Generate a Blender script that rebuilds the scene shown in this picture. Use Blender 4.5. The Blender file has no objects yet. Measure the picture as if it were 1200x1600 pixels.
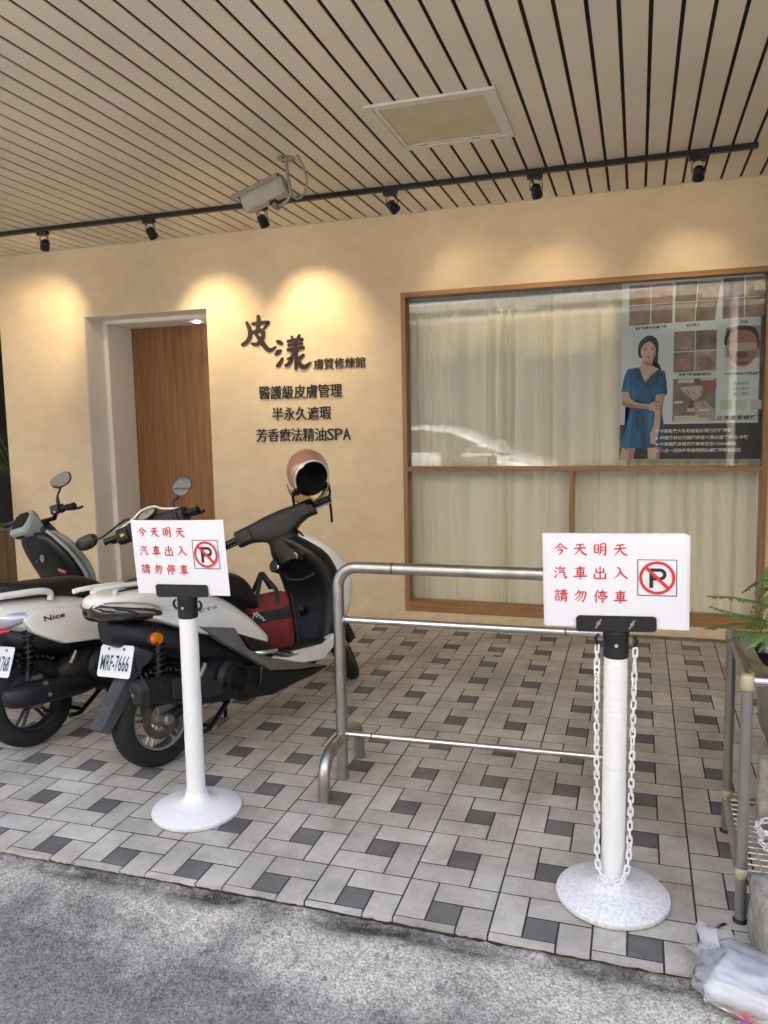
import bpy, bmesh, math, random
from mathutils import Vector, Matrix, Euler
random.seed(7)
SC = bpy.context.scene
C = SC.collection
rad = math.radians

# ---------------------------------------------------------------- camera, world, sun, exposure
FPX = 1218.69                       # focal length in photo pixels (1200 x 1600)
YAW, PITCH, ROLL = rad(-18.058), rad(-6.218), rad(1.082)
CAM = Vector((1.7567, -2.2408, 1.5224))
FWD = Vector((math.sin(YAW)*math.cos(PITCH), math.cos(YAW)*math.cos(PITCH), math.sin(PITCH)))
_r = Vector((math.cos(YAW), -math.sin(YAW), 0)); _d = -_r.cross(FWD)
RGT = math.cos(ROLL)*_r + math.sin(ROLL)*_d
DWN = -math.sin(ROLL)*_r + math.cos(ROLL)*_d
cd = bpy.data.cameras.new('camera'); cam = bpy.data.objects.new('camera', cd); C.objects.link(cam)
cd.sensor_fit = 'VERTICAL'; cd.sensor_height = 36.0; cd.lens = FPX/1600*36.0
cd.clip_start = 0.05; cd.clip_end = 500
M = Matrix((RGT, -DWN, -FWD)).transposed().to_4x4(); M.translation = CAM
cam.matrix_world = M
SC.camera = cam

SUN_EL, SUN_ROT = rad(56), rad(14)   # sun stands behind the shop, high up
W = bpy.data.worlds.new('World'); SC.world = W; W.use_nodes = True
nt = W.node_tree; bg = nt.nodes['Background']
sky = nt.nodes.new('ShaderNodeTexSky'); sky.sky_type = 'NISHITA'; sky.sun_disc = False
sky.sun_elevation = SUN_EL; sky.sun_rotation = SUN_ROT; sky.air_density = .7; sky.dust_density = 4.5
nt.links.new(sky.outputs[0], bg.inputs[0]); bg.inputs[1].default_value = 0.15
sl = bpy.data.lights.new('sun', 'SUN'); sl.energy = 5.0; sl.angle = rad(0.5); sl.color = (1, .95, .87)
so = bpy.data.objects.new('sun', sl); C.objects.link(so)
sdir = Vector((math.sin(SUN_ROT)*math.cos(SUN_EL), math.cos(SUN_ROT)*math.cos(SUN_EL), math.sin(SUN_EL)))
so.rotation_euler = sdir.to_track_quat('Z', 'Y').to_euler(); so.location = (0, 4, 20)
VS = SC.view_settings
VS.view_transform = 'Standard'; VS.look = 'None'; VS.gamma = 1.0; VS.use_curve_mapping = False
VS.exposure = 2.9
SC.cycles.max_bounces = 8; SC.cycles.diffuse_bounces = 5; SC.cycles.glossy_bounces = 3; SC.cycles.transmission_bounces = 5; SC.cycles.transparent_max_bounces = 16; SC.cycles.caustics_reflective = False
SC.cycles.use_denoising = True
SC.cycles.sample_clamp_indirect = 6.0

# ---------------------------------------------------------------- pixel helpers (a pixel gives only a direction)
def ray(px, py):
    return RGT*((px-600)/FPX) + DWN*((py-800)/FPX) + FWD
SLX, SLY = 0.0038, 0.0245
def fz(x, y):
    return SLX*(x-1.2) + SLY*y          # the pavement falls slightly towards the street
def at_y(px, py, y):
    d = ray(px, py); return CAM + d*((y-CAM.y)/d.y)
def at_z(px, py, z):
    d = ray(px, py); return CAM + d*((z-CAM.z)/d.z)
FN = Vector((-SLX, -SLY, 1)).normalized()
YW = 3.2357; ZC = 3.0134               # wall plane and soffit height

# ---------------------------------------------------------------- materials
MATS = {}
def srgb(r, g, b):
    f = lambda c: (c/255/12.92) if c/255 <= .04045 else ((c/255+.055)/1.055)**2.4
    return (f(r), f(g), f(b))
def mat(name, col, rough=.5, metal=0.0, var=0.0, vscale=6.0, bump=0.0, bscale=80.0, col2=None, spec=.5, world=False, stretch=None, coat=0.0, detail=5.0):
    if name in MATS: return MATS[name]
    m = bpy.data.materials.new(name); m.use_nodes = True; t = m.node_tree; b = t.nodes['Principled BSDF']
    b.inputs['Base Color'].default_value = (*col, 1); b.inputs['Roughness'].default_value = rough
    b.inputs['Metallic'].default_value = metal; b.inputs['Specular IOR Level'].default_value = spec
    b.inputs['Coat Weight'].default_value = coat; b.inputs['Coat Roughness'].default_value = .08
    def coord(sc):
        if world: g = t.nodes.new('ShaderNodeNewGeometry'); o = g.outputs['Position']
        else: g = t.nodes.new('ShaderNodeTexCoord'); o = g.outputs['Object']
        if stretch:
            mp = t.nodes.new('ShaderNodeMapping'); mp.inputs['Scale'].default_value = stretch
            t.links.new(o, mp.inputs[0]); o = mp.outputs[0]
        return o
    if var or col2:
        n = t.nodes.new('ShaderNodeTexNoise'); n.inputs['Scale'].default_value = vscale; n.inputs['Detail'].default_value = detail
        t.links.new(coord(1), n.inputs['Vector'])
        r = t.nodes.new('ShaderNodeValToRGB'); r.color_ramp.elements[0].position = .3; r.color_ramp.elements[1].position = .7
        c2 = col2 or tuple(c*(1-var) for c in col)
        r.color_ramp.elements[0].color = (*c2, 1); r.color_ramp.elements[1].color = (*col, 1)
        t.links.new(n.outputs[0], r.inputs[0]); t.links.new(r.outputs[0], b.inputs['Base Color'])
        mr = t.nodes.new('ShaderNodeMapRange'); mr.inputs[3].default_value = min(1, rough*1.18); mr.inputs[4].default_value = rough*.85
        t.links.new(n.outputs[0], mr.inputs[0]); t.links.new(mr.outputs[0], b.inputs['Roughness'])
    if bump:
        n = t.nodes.new('ShaderNodeTexNoise'); n.inputs['Scale'].default_value = bscale; n.inputs['Detail'].default_value = 6
        t.links.new(coord(1), n.inputs['Vector'])
        bp = t.nodes.new('ShaderNodeBump'); bp.inputs['Strength'].default_value = bump; bp.inputs['Distance'].default_value = .01
        t.links.new(n.outputs[0], bp.inputs['Height']); t.links.new(bp.outputs[0], b.inputs['Normal'])
    MATS[name] = m; return m
def emis(name, col, s):
    m = mat(name, col, .4); b = m.node_tree.nodes['Principled BSDF']
    b.inputs['Emission Color'].default_value = (*col, 1); b.inputs['Emission Strength'].default_value = s; return m
def thin_glass(name, tint=(.99, .995, .99), rough=.0, ior=1.33, fac=None):
    m = bpy.data.materials.new(name); m.use_nodes = True; t = m.node_tree; t.nodes.clear()
    o = t.nodes.new('ShaderNodeOutputMaterial'); mx = t.nodes.new('ShaderNodeMixShader')
    tr = t.nodes.new('ShaderNodeBsdfTransparent'); tr.inputs[0].default_value = (*tint, 1)
    gl = t.nodes.new('ShaderNodeBsdfGlossy'); gl.inputs['Roughness'].default_value = rough; gl.inputs[0].default_value = (1, 1, 1, 1)
    fr = t.nodes.new('ShaderNodeFresnel'); fr.inputs[0].default_value = ior
    t.links.new(fr.outputs[0], mx.inputs[0]); t.links.new(tr.outputs[0], mx.inputs[1]); t.links.new(gl.outputs[0], mx.inputs[2])
    t.links.new(mx.outputs[0], o.inputs[0]); MATS[name] = m; return m

# ---------------------------------------------------------------- mesh helpers
class MB:
    def __init__(s): s.v = []; s.f = []
    def add(s, vs, fs):
        k = len(s.v); s.v += [tuple(v) for v in vs]; s.f += [tuple(i+k for i in f) for f in fs]; return s
    def box(s, x0, x1, y0, y1, z0, z1):
        return s.add([(x0,y0,z0),(x1,y0,z0),(x1,y1,z0),(x0,y1,z0),(x0,y0,z1),(x1,y0,z1),(x1,y1,z1),(x0,y1,z1)],
            [(0,3,2,1),(4,5,6,7),(0,1,5,4),(1,2,6,5),(2,3,7,6),(3,0,4,7)])
    def rings(s, rings, cap=True, closed=False):
        n = len(rings[0]); vs = [p for r in rings for p in r]; fs = []
        m = len(rings)
        for i in range(m if closed else m-1):
            a, b = i*n, ((i+1) % m)*n
            for j in range(n): fs.append((a+j, a+(j+1) % n, b+(j+1) % n, b+j))
        if cap and not closed:
            fs.append(tuple(range(n-1, -1, -1))); fs.append(tuple((m-1)*n+j for j in range(n)))
        return s.add(vs, fs)
    def tube(s, pts, r, n=10, cap=True, closed=False):
        pts = [Vector(p) for p in pts]; m = len(pts); rs = r if isinstance(r, (list, tuple)) else [r]*m
        up = None; rings = []
        for i, p in enumerate(pts):
            if closed: t = pts[(i+1) % m]-pts[i-1]
            else: t = pts[min(i+1, m-1)]-pts[max(i-1, 0)]
            if t.length < 1e-9: t = Vector((0, 0, 1))
            t.normalize()
            if up is None: up = Vector((0, 0, 1)) if abs(t.z) < .9 else Vector((0, 1, 0))
            a = t.cross(up)
            if a.length < 1e-6: a = t.orthogonal()
            a.normalize(); up = a.cross(t).normalized(); b = up
            rings.append([p+(a*math.cos(2*math.pi*k/n)+b*math.sin(2*math.pi*k/n))*rs[i] for k in range(n)])
        return s.rings(rings, cap, closed)
    def lathe(s, prof, n=32, axis='Z', o=(0, 0, 0), cap=True):
        o = Vector(o); rings = []
        for (r, h) in prof:
            ring = []
            for k in range(n):
                a = 2*math.pi*k/n; c, d = r*math.cos(a), r*math.sin(a)
                ring.append(o+Vector({'Z': (c, d, h), 'X': (h, c, d), 'Y': (d, h, c)}[axis]))
            rings.append(ring)
        return s.rings(rings, cap)
    def prism(s, poly, x0, x1, axis='X'):
        f = {'X': lambda a, b, h: (h, a, b), 'Y': lambda a, b, h: (a, h, b), 'Z': lambda a, b, h: (a, b, h)}[axis]
        return s.rings([[f(a, b, x0) for a, b in poly], [f(a, b, x1) for a, b in poly]])
    def xf(s, m):
        s.v = [tuple(m @ Vector(v)) for v in s.v]; return s
    def mesh(s, name, mt, smooth=None):
        me = bpy.data.meshes.new(name); me.from_pydata(s.v, [], s.f)
        bm = bmesh.new(); bm.from_mesh(me); bmesh.ops.recalc_face_normals(bm, faces=bm.faces); bm.to_mesh(me); bm.free()
        if mt is not None: me.materials.append(mt)
        if smooth is not None:
            for p in me.polygons: p.use_smooth = True
            me.set_sharp_from_angle(angle=rad(smooth))
        return me
    def obj(s, name, mt, parent=None, smooth=None, bevel=0, loc=None, segs=2):
        o = bpy.data.objects.new(name, s.mesh(name, mt, smooth)); C.objects.link(o)
        if parent is not None: o.parent = parent
        if loc is not None: o.location = loc
        if bevel:
            b = o.modifiers.new('bevel', 'BEVEL'); b.width = bevel; b.segments = segs; b.limit_method = 'ANGLE'; b.angle_limit = rad(40)
        return o
def sup(y, hw, z0, z1, n=24, pw=2.6, cx=0.0, axis='Y'):
    """superellipse ring standing across an axis"""
    out = []; cz = (z0+z1)/2; hz = (z1-z0)/2
    for k in range(n):
        a = 2*math.pi*k/n; c, d = math.cos(a), math.sin(a)
        X = cx+hw*math.copysign(abs(c)**(2/pw), c); Z = cz+hz*math.copysign(abs(d)**(2/pw), d)
        out.append(Vector((X, y, Z)) if axis == 'Y' else (Vector((X, Z, y)) if axis == 'Z' else Vector((y, X, Z))))
    return out
def interp(rows, n):
    """catmull-rom resampling of rows of numbers"""
    m = len(rows); out = []
    for i in range(n):
        t = i*(m-1)/(n-1); k = min(int(t), m-2); u = t-k
        p0, p1, p2, p3 = rows[max(k-1, 0)], rows[k], rows[k+1], rows[min(k+2, m-1)]
        out.append([.5*(2*b+(c-a)*u+(2*a-5*b+4*c-d)*u*u+(3*b-a-3*c+d)*u**3) for a, b, c, d in zip(p0, p1, p2, p3)])
    return out
def loft(rows, n=24, steps=None, axis='Y', pw=2.6):
    """rows: (pos, halfwidth, lo, hi)"""
    if steps: rows = interp(rows, steps)
    mb = MB(); return mb.rings([sup(r[0], max(r[1], .002), r[2], max(r[3], r[2]+.002), n, pw, r[4] if len(r) > 4 else 0.0, axis) for r in rows])
def tag(o, label=None, cat=None, group=None, kind=None):
    if label: o['label'] = label
    if cat: o['category'] = cat
    if group: o['group'] = group
    if kind: o['kind'] = kind
    return o
def thing(name, label, cat, loc=(0, 0, 0), rz=0, group=None):
    o = bpy.data.objects.new(name, None); C.objects.link(o); o.location = loc; o.rotation_euler = (0, 0, rz); o.empty_display_size = .1
    return tag(o, label, cat, group)
def share(name, me, parent, loc=(0, 0, 0), rot=None, scale=None):
    o = bpy.data.objects.new(name, me); C.objects.link(o); o.parent = parent; o.location = loc
    if rot is not None: o.rotation_euler = rot
    if scale is not None: o.scale = scale
    return o
def smoothline(pts, n):
    return [Vector(p) for p in interp([tuple(p) for p in pts], n)]
def text_mesh(body, size=1.0, ext=.0, off=0.0, mt=None):
    """flat lettering as a mesh, origin at its lower left, in the XY plane"""
    cu = bpy.data.curves.new('t', 'FONT'); cu.body = body; cu.size = size; cu.extrude = ext; cu.offset = off; cu.resolution_u = 2
    o = bpy.data.objects.new('t', cu); C.objects.link(o); dg = bpy.context.evaluated_depsgraph_get()
    me = bpy.data.meshes.new_from_object(o.evaluated_get(dg)); bpy.data.objects.remove(o); bpy.data.curves.remove(cu)
    xs = [v.co.x for v in me.vertices]; ys = [v.co.y for v in me.vertices]
    x0, y0 = min(xs), min(ys)
    for v in me.vertices: v.co.x -= x0; v.co.y -= y0
    me['w'] = max(xs)-x0; me['h'] = max(ys)-y0
    me.materials.clear()
    if mt: me.materials.append(mt)
    return me
def brush(strokes, w, sx, sy, ext=0.0, step=.0003):
    """brush strokes (x, y[, width factor]) as ribbons with round ends in XY, each a hair above the last"""
    mb = MB()
    for si, st in enumerate(strokes):
        pts = [(p[0]*sx, p[1]*sy, (p[2] if len(p) > 2 else 1.0)*w) for p in st]
        P = interp(pts, max(7, 4*len(pts))); z = si*step
        L = []; Rr = []
        for i, q in enumerate(P):
            a = P[max(i-1, 0)]; b = P[min(i+1, len(P)-1)]; tx, ty = b[0]-a[0], b[1]-a[1]; l = math.hypot(tx, ty) or 1
            nx, ny = -ty/l, tx/l; h = max(q[2], w*.15)/2
            L.append((q[0]+nx*h, q[1]+ny*h)); Rr.append((q[0]-nx*h, q[1]-ny*h))
        def capp(c, a, sgn):
            ang = math.atan2(a[1]-c[1], a[0]-c[0]); rr = math.hypot(a[0]-c[0], a[1]-c[1])
            return [(c[0]+rr*math.cos(ang+sgn*k*math.pi/5), c[1]+rr*math.sin(ang+sgn*k*math.pi/5)) for k in range(1, 5)]
        poly = L + capp(P[-1], L[-1], -1) + Rr[::-1] + capp(P[0], Rr[0], -1)
        n = len(L); k = len(mb.v)
        if ext:
            # extruded outline: quads across the ribbon on the front, walls round it
            mb.add([(x, y, ext+z) for x, y in poly], []); mb.add([(x, y, 0) for x, y in poly], [])
            m = len(poly); fs = [(k+i, k+(i+1) % m, k+m+(i+1) % m, k+m+i) for i in range(m)]
        else:
            mb.add([(x, y, z) for x, y in poly], []); m = len(poly); fs = []
        ri = lambda i: n+4+(n-1-i)
        for i in range(n-1): fs.append((k+i, k+i+1, k+ri(i+1), k+ri(i)))
        fs.append(tuple(k+i for i in [n-1, n, n+1, n+2, n+3, ri(n-1)]))
        fs.append(tuple(k+i for i in [ri(0)]+[2*n+4+j for j in range(4)]+[0]))
        mb.f += fs
    return mb
def wallmat(o, x, y, z, rx=0.0, ry=0.0):
    """put an XY drawing upright facing the street"""
    o.location = (x, y, z); o.rotation_euler = (math.pi/2+rx, ry, 0)

# ================================================================ THE SETTING
# ---- tile material: every tile a slightly different shade, with grime
def tile_mat(name, c1, c2, rough):
    m = bpy.data.materials.new(name); m.use_nodes = True; t = m.node_tree; b = t.nodes['Principled BSDF']; N = t.nodes.new; L = t.links.new
    g = N('ShaderNodeNewGeometry'); oi = N('ShaderNodeObjectInfo')
    ad = N('ShaderNodeMath'); ad.operation = 'ADD'; L(g.outputs['Random Per Island'], ad.inputs[0]); L(oi.outputs['Random'], ad.inputs[1])
    fr = N('ShaderNodeMath'); fr.operation = 'FRACT'; L(ad.outputs[0], fr.inputs[0])
    mx = N('ShaderNodeMix'); mx.data_type = 'RGBA'; L(fr.outputs[0], mx.inputs[0]); mx.inputs[6].default_value = (*c1, 1); mx.inputs[7].default_value = (*c2, 1)
    n = N('ShaderNodeTexNoise'); n.inputs['Scale'].default_value = 4.0; n.inputs['Detail'].default_value = 8; n.inputs['Roughness'].default_value = .7; L(g.outputs['Position'], n.inputs['Vector'])
    r = N('ShaderNodeValToRGB'); r.color_ramp.elements[0].position = .32; r.color_ramp.elements[0].color = (.56, .535, .49, 1); r.color_ramp.elements[1].position = .62; r.color_ramp.elements[1].color = (1, 1, 1, 1); L(n.outputs[0], r.inputs[0])
    m2 = N('ShaderNodeMix'); m2.data_type = 'RGBA'; m2.blend_type = 'MULTIPLY'; m2.inputs[0].default_value = .9; L(mx.outputs[2], m2.inputs[6]); L(r.outputs[0], m2.inputs[7])
    n2 = N('ShaderNodeTexNoise'); n2.inputs['Scale'].default_value = 240; n2.inputs['Detail'].default_value = 3; L(g.outputs['Position'], n2.inputs['Vector'])
    r2 = N('ShaderNodeValToRGB'); r2.color_ramp.elements[0].position = .33; r2.color_ramp.elements[0].color = (.55, .53, .5, 1); r2.color_ramp.elements[1].position = .5; r2.color_ramp.elements[1].color = (1, 1, 1, 1); L(n2.outputs[0], r2.inputs[0])
    m3 = N('ShaderNodeMix'); m3.data_type = 'RGBA'; m3.blend_type = 'MULTIPLY'; m3.inputs[0].default_value = .45; L(m2.outputs[2], m3.inputs[6]); L(r2.outputs[0], m3.inputs[7])
    L(m3.outputs[2], b.inputs['Base Color']); b.inputs['Roughness'].default_value = rough; b.inputs['Specular IOR Level'].default_value = .4
    n4 = N('ShaderNodeTexNoise'); n4.inputs['Scale'].default_value = 30; n4.inputs['Detail'].default_value = 8; L(g.outputs['Position'], n4.inputs['Vector'])
    bp = N('ShaderNodeBump'); bp.inputs['Strength'].default_value = .25; bp.inputs['Distance'].default_value = .004; L(n4.outputs[0], bp.inputs['Height']); L(bp.outputs[0], b.inputs['Normal'])
    return m
M_TL = tile_mat('tile_light', (.635, .605, .545), (.49, .467, .42), .55)
M_TD = tile_mat('tile_dark', (.20, .195, .19), (.135, .132, .132), .5)
M_GROUT = mat('grout', (.055, .05, .043), .95, var=.6, vscale=3, bump=.4, bscale=120, world=True)
M_CEM = mat('cement', (.27, .245, .2), .95, var=.45, vscale=14, bump=.5, bscale=90, world=True)

floor = bpy.data.objects.new('pavement', None); C.objects.link(floor); tag(floor, kind='structure')
th = MB(); TH = .012
U = .1; J = .0031                      # tile unit and half joint
EDGE = -.074
def in_view(x, y):
    v = Vector((x, y, fz(x, y)))-CAM; d = v.dot(FWD)
    if d < .3: return None
    px = 600+FPX*v.dot(RGT)/d; py = 800+FPX*v.dot(DWN)/d
    return d if (-60 < px < 1260 and py < 1640) else None
tiles = []
for cx in range(-30, 13):
    for cy in range(0, 11):
        X0, Y0 = cx*.3-.15, cy*.3-.15
        for (a, b, w, h, dk) in ((0, 1, 1, 2, 0), (1, 2, 2, 1, 0), (1, 1, 1, 1, 1), (2, 0, 1, 2, 0), (0, 0, 2, 1, 0)):
            x0, x1, y0, y1 = X0+a*U+J, X0+(a+w)*U-J, Y0+b*U+J, Y0+(b+h)*U-J
            if y1 < EDGE+.02: continue
            if x1 < -9 or x0 > 3.7: continue
            cut = y0 < EDGE
            tiles.append((x0, x1, y0, y1, dk, cut, in_view((x0+x1)/2, max((y0+y1)/2, EDGE))))
def tile_mb(x0, x1, y0, y1, ragged=None, cx=0, cy=0):
    c = .0018; mb = MB()
    if ragged:
        n = 7; lo = [(x0+(x1-x0)*i/(n-1)-cx, ragged[i]-cy) for i in range(n)]
        poly = lo+[(x1-cx, y1-cy), (x0-cx, y1-cy)]
    else: poly = [(x0-cx, y0-cy), (x1-cx, y0-cy), (x1-cx, y1-cy), (x0-cx, y1-cy)]
    mx = sum(p[0] for p in poly)/len(poly); my = sum(p[1] for p in poly)/len(poly)
    ins = [(mx+(p[0]-mx)*(1-c/.05), my+(p[1]-my)*(1-c/.05)) for p in poly]
    return mb.rings([[(a, b, -TH) for a, b in poly], [(a, b, -.0010) for a, b in poly], [(a, b, 0) for a, b in ins]])
tilt = FN.to_track_quat('Z', 'Y').to_euler()
vis = sorted([t for t in tiles if t[6]], key=lambda t: t[6])
near = set(id(t) for t in vis[:300])
cache = {}; restL = MB(); restD = MB(); rt = random.Random(3)
for t in tiles:
    x0, x1, y0, y1, dk, cut, d = t
    cx, cy = (x0+x1)/2, (y0+y1)/2
    rg = [EDGE+rt.uniform(-.003, .004)+.004*math.sin(x0*3) for i in range(7)] if cut else None
    dz = rt.uniform(-.0004, .0007)
    if id(t) in near:
        k = (round(x1-x0, 3), round(y1-y0, 3), dk)
        if cut or k not in cache:
            me = tile_mb(x0, x1, y0, y1, rg, cx, cy).mesh('tile', M_TD if dk else M_TL)
            if not cut: cache[k] = me
        else: me = cache[k]
        o = share('tile', me, floor, (cx, cy, fz(cx, cy)+dz), (tilt.x+rt.uniform(-.003, .003), tilt.y+rt.uniform(-.003, .003), rt.uniform(-.004, .004)))
    else:
        mb = tile_mb(x0, x1, y0, y1, rg)
        (restD if dk else restL).add([(v[0], v[1], v[2]+fz(v[0], v[1])+dz) for v in mb.v], mb.f)
tag(restL.obj('far_light_tiles', M_TL, floor), kind='stuff'); tag(restD.obj('far_dark_tiles', M_TD, floor), kind='stuff')
b = MB(); xs = [-9, 3.7]; b.add([(x, y, fz(x, y)-dz) for dz in (.0015, .25) for x in xs for y in (EDGE+.012, 3.15)], [(0, 2, 3, 1), (4, 5, 7, 6), (0, 1, 5, 4), (1, 3, 7, 5), (3, 2, 6, 7), (2, 0, 4, 6)])
b.obj('grout_bed', M_GROUT, floor)
b = MB(); n = 60; lo = []
for i in range(n+1):
    x = -9+12.7*i/n; lo.append((x, 3.152))
b.add([(x, y, fz(x, y)+.001+dz) for dz in (0, -.2) for x in (-9, 3.7) for y in (3.151, 7.0)], [(0, 2, 3, 1), (4, 5, 7, 6), (0, 1, 5, 4), (1, 3, 7, 5), (3, 2, 6, 7), (2, 0, 4, 6)])
b.obj('cement_strip', M_CEM, floor)

# ---- street: one sheet, finely broken near the pavement
def street_mat():
    m = bpy.data.materials.new('street'); m.use_nodes = True; t = m.node_tree; b = t.nodes['Principled BSDF']; N = t.nodes.new; L = t.links.new
    g = N('ShaderNodeNewGeometry'); sx = N('ShaderNodeSeparateXYZ'); L(g.outputs['Position'], sx.inputs[0])
    def noise(s, d, ro=.6):
        n = N('ShaderNodeTexNoise'); n.inputs['Scale'].default_value = s; n.inputs['Detail'].default_value = d; n.inputs['Roughness'].default_value = ro; L(g.outputs['Position'], n.inputs['Vector']); return n.outputs[0]
    def math2(op, a, bb):
        k = N('ShaderNodeMath'); k.operation = op
        for i, v in enumerate((a, bb)):
            if isinstance(v, (int, float)): k.inputs[i].default_value = v
            else: L(v, k.inputs[i])
        return k.outputs[0]
    big = noise(2.1, 6, .62)
    # worn cement apron along the kerb, tar-dark asphalt further out
    dist = math2('MULTIPLY_ADD', sx.outputs['Y'], -2.6)
    nd = t.nodes[-1]; nd.inputs[2].default_value = -.50
    xs = math2('MULTIPLY', sx.outputs['X'], -.34)
    k = math2('ADD', math2('ADD', dist, xs), math2('MULTIPLY', math2('SUBTRACT', big, .5), 2.6))
    r = N('ShaderNodeValToRGB'); e = r.color_ramp.elements; e[0].position = 0.0; e[0].color = (.50, .48, .43, 1); e[1].position = .55; e[1].color = (.20, .194, .182, 1)
    q = e.new(.25); q.color = (.37, .356, .322, 1); L(k, r.inputs[0])
    v = N('ShaderNodeTexVoronoi'); v.inputs['Scale'].default_value = 170; L(g.outputs['Position'], v.inputs['Vector'])
    v2 = N('ShaderNodeTexVoronoi'); v2.inputs['Scale'].default_value = 62; L(g.outputs['Position'], v2.inputs['Vector'])
    def speck(vv, fac, lo, hi, src, c0, c1):
        hs = N('ShaderNodeSeparateColor'); L(vv.outputs['Color'], hs.inputs[0]); sp = N('ShaderNodeValToRGB'); sp.color_ramp.interpolation = 'LINEAR'
        sp.color_ramp.elements[0].position = lo; sp.color_ramp.elements[0].color = (*c0, 1); sp.color_ramp.elements[1].position = hi; sp.color_ramp.elements[1].color = (*c1, 1); L(hs.outputs[0], sp.inputs[0])
        m = N('ShaderNodeMix'); m.data_type = 'RGBA'; m.blend_type = 'MULTIPLY'; m.inputs[0].default_value = fac; L(src, m.inputs[6]); L(sp.outputs[0], m.inputs[7]); return m.outputs[2]
    c_ = speck(v, .8, .0, 1.0, r.outputs[0], (.45, .44, .43), (1.5, 1.47, 1.42))
    # odd pebbles: only the extreme cells show
    c_ = speck(v2, .55, .0, .08, c_, (.3, .3, .3), (1, 1, 1))
    c_ = speck(v2, .4, .92, 1.0, c_, (1, 1, 1), (1.7, 1.66, 1.6))
    st = N('ShaderNodeValToRGB'); st.color_ramp.elements[0].position = .40; st.color_ramp.elements[0].color = (.36, .345, .325, 1); st.color_ramp.elements[1].position = .54; st.color_ramp.elements[1].color = (1.06, 1.05, 1.03, 1); L(noise(5.5, 12, .78), st.inputs[0])
    m2 = N('ShaderNodeMix'); m2.data_type = 'RGBA'; m2.blend_type = 'MULTIPLY'; m2.inputs[0].default_value = .36; L(c_, m2.inputs[6]); L(st.outputs[0], m2.inputs[7])
    # dark wet-looking grime in the gutter along the tiles
    gy_ = math2('ABSOLUTE', math2('ADD', sx.outputs['Y'], .10), 0.0); gr = N('ShaderNodeMapRange'); gr.inputs[1].default_value = .02; gr.inputs[2].default_value = .085; gr.inputs[3].default_value = 1.0; gr.inputs[4].default_value = 0.0; L(gy_, gr.inputs[0])
    gm = math2('MULTIPLY', gr.outputs[0], math2('MULTIPLY', math2('SUBTRACT', noise(3.2, 9, .75), .40), 4.5)); gc = N('ShaderNodeClamp'); L(gm, gc.inputs[0])
    m4 = N('ShaderNodeMix'); m4.data_type = 'RGBA'; m4.inputs[7].default_value = (.055, .05, .043, 1); L(gc.outputs[0], m4.inputs[0]); L(m2.outputs[2], m4.inputs[6])
    fl = N('ShaderNodeValToRGB'); fl.color_ramp.elements[0].position = .56; fl.color_ramp.elements[0].color = (0, 0, 0, 1); fl.color_ramp.elements[1].position = .62; fl.color_ramp.elements[1].color = (1, 1, 1, 1); L(noise(70, 10, .85), fl.inputs[0])
    fb = N('ShaderNodeValToRGB'); fb.color_ramp.elements[0].position = .50; fb.color_ramp.elements[0].color = (0, 0, 0, 1); fb.color_ramp.elements[1].position = .66; fb.color_ramp.elements[1].color = (1, 1, 1, 1); L(noise(1.9, 5), fb.inputs[0])
    fm = math2('MULTIPLY', fl.outputs[0], fb.outputs[0])
    m3 = N('ShaderNodeMix'); m3.data_type = 'RGBA'; m3.inputs[7].default_value = (.58, .565, .525, 1); L(fm, m3.inputs[0]); L(m4.outputs[2], m3.inputs[6])
    L(m3.outputs[2], b.inputs['Base Color']); b.inputs['Roughness'].default_value = .92; b.inputs['Specular IOR Level'].default_value = .3
    hh = math2('ADD', math2('MULTIPLY', v.outputs['Distance'], -.9), math2('ADD', noise(45, 9, .75), math2('MULTIPLY', noise(9, 5), 1.2)))
    bp = N('ShaderNodeBump'); bp.inputs['Strength'].default_value = .6; bp.inputs['Distance'].default_value = .004; L(hh, bp.inputs['Height']); L(bp.outputs[0], b.inputs['Normal'])
    return m
M_ST = street_mat()
from mathutils import noise as mn
xsg = [-60, -30, -14, -9, -5, -3, -2] + [-1.4+.02*i for i in range(186)] + [2.6, 3.2, 4, 6, 9, 14, 30, 60]
ysg = [-60, -30, -14, -9, -6, -4, -3, -2.2, -1.7] + [-1.35+.018*i for i in range(71)] + [-.066, -.05, 0.0, .05]
vs = []
for y in ysg:
    for x in xsg:
        base = fz(0, EDGE)-.016+(max(y, -1.7)-EDGE)*.028+max(0, min(-1.7-y, 3.3))*.033
        z = base
        if -1.5 < x < 2.4 and -1.4 < y:
            p = Vector((x, y, 0)); z += .006*mn.fractal(p*5, .8, 2.1, 5)+.0035*mn.noise(p*38)
            e = max(0, 1-abs(y-EDGE+.015)/.05); z -= e*(.012+.016*mn.noise(Vector((x*7, 3, 0)))+.01*mn.noise(Vector((x*31, y*31, 2))))
        if y > EDGE+.015: z = min(z, fz(x, y)-.03)
        vs.append((x, y, z))
nx = len(xsg); fs = [(j*nx+i, j*nx+i+1, (j+1)*nx+i+1, (j+1)*nx+i) for j in range(len(ysg)-1) for i in range(nx-1)]
me = MB().add(vs, fs).mesh('street', M_ST, 60); street = bpy.data.objects.new('street', me); C.objects.link(street); tag(street, kind='structure')
rb = MB(); rr = random.Random(11)                       # crumbled bits in the gap
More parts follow.
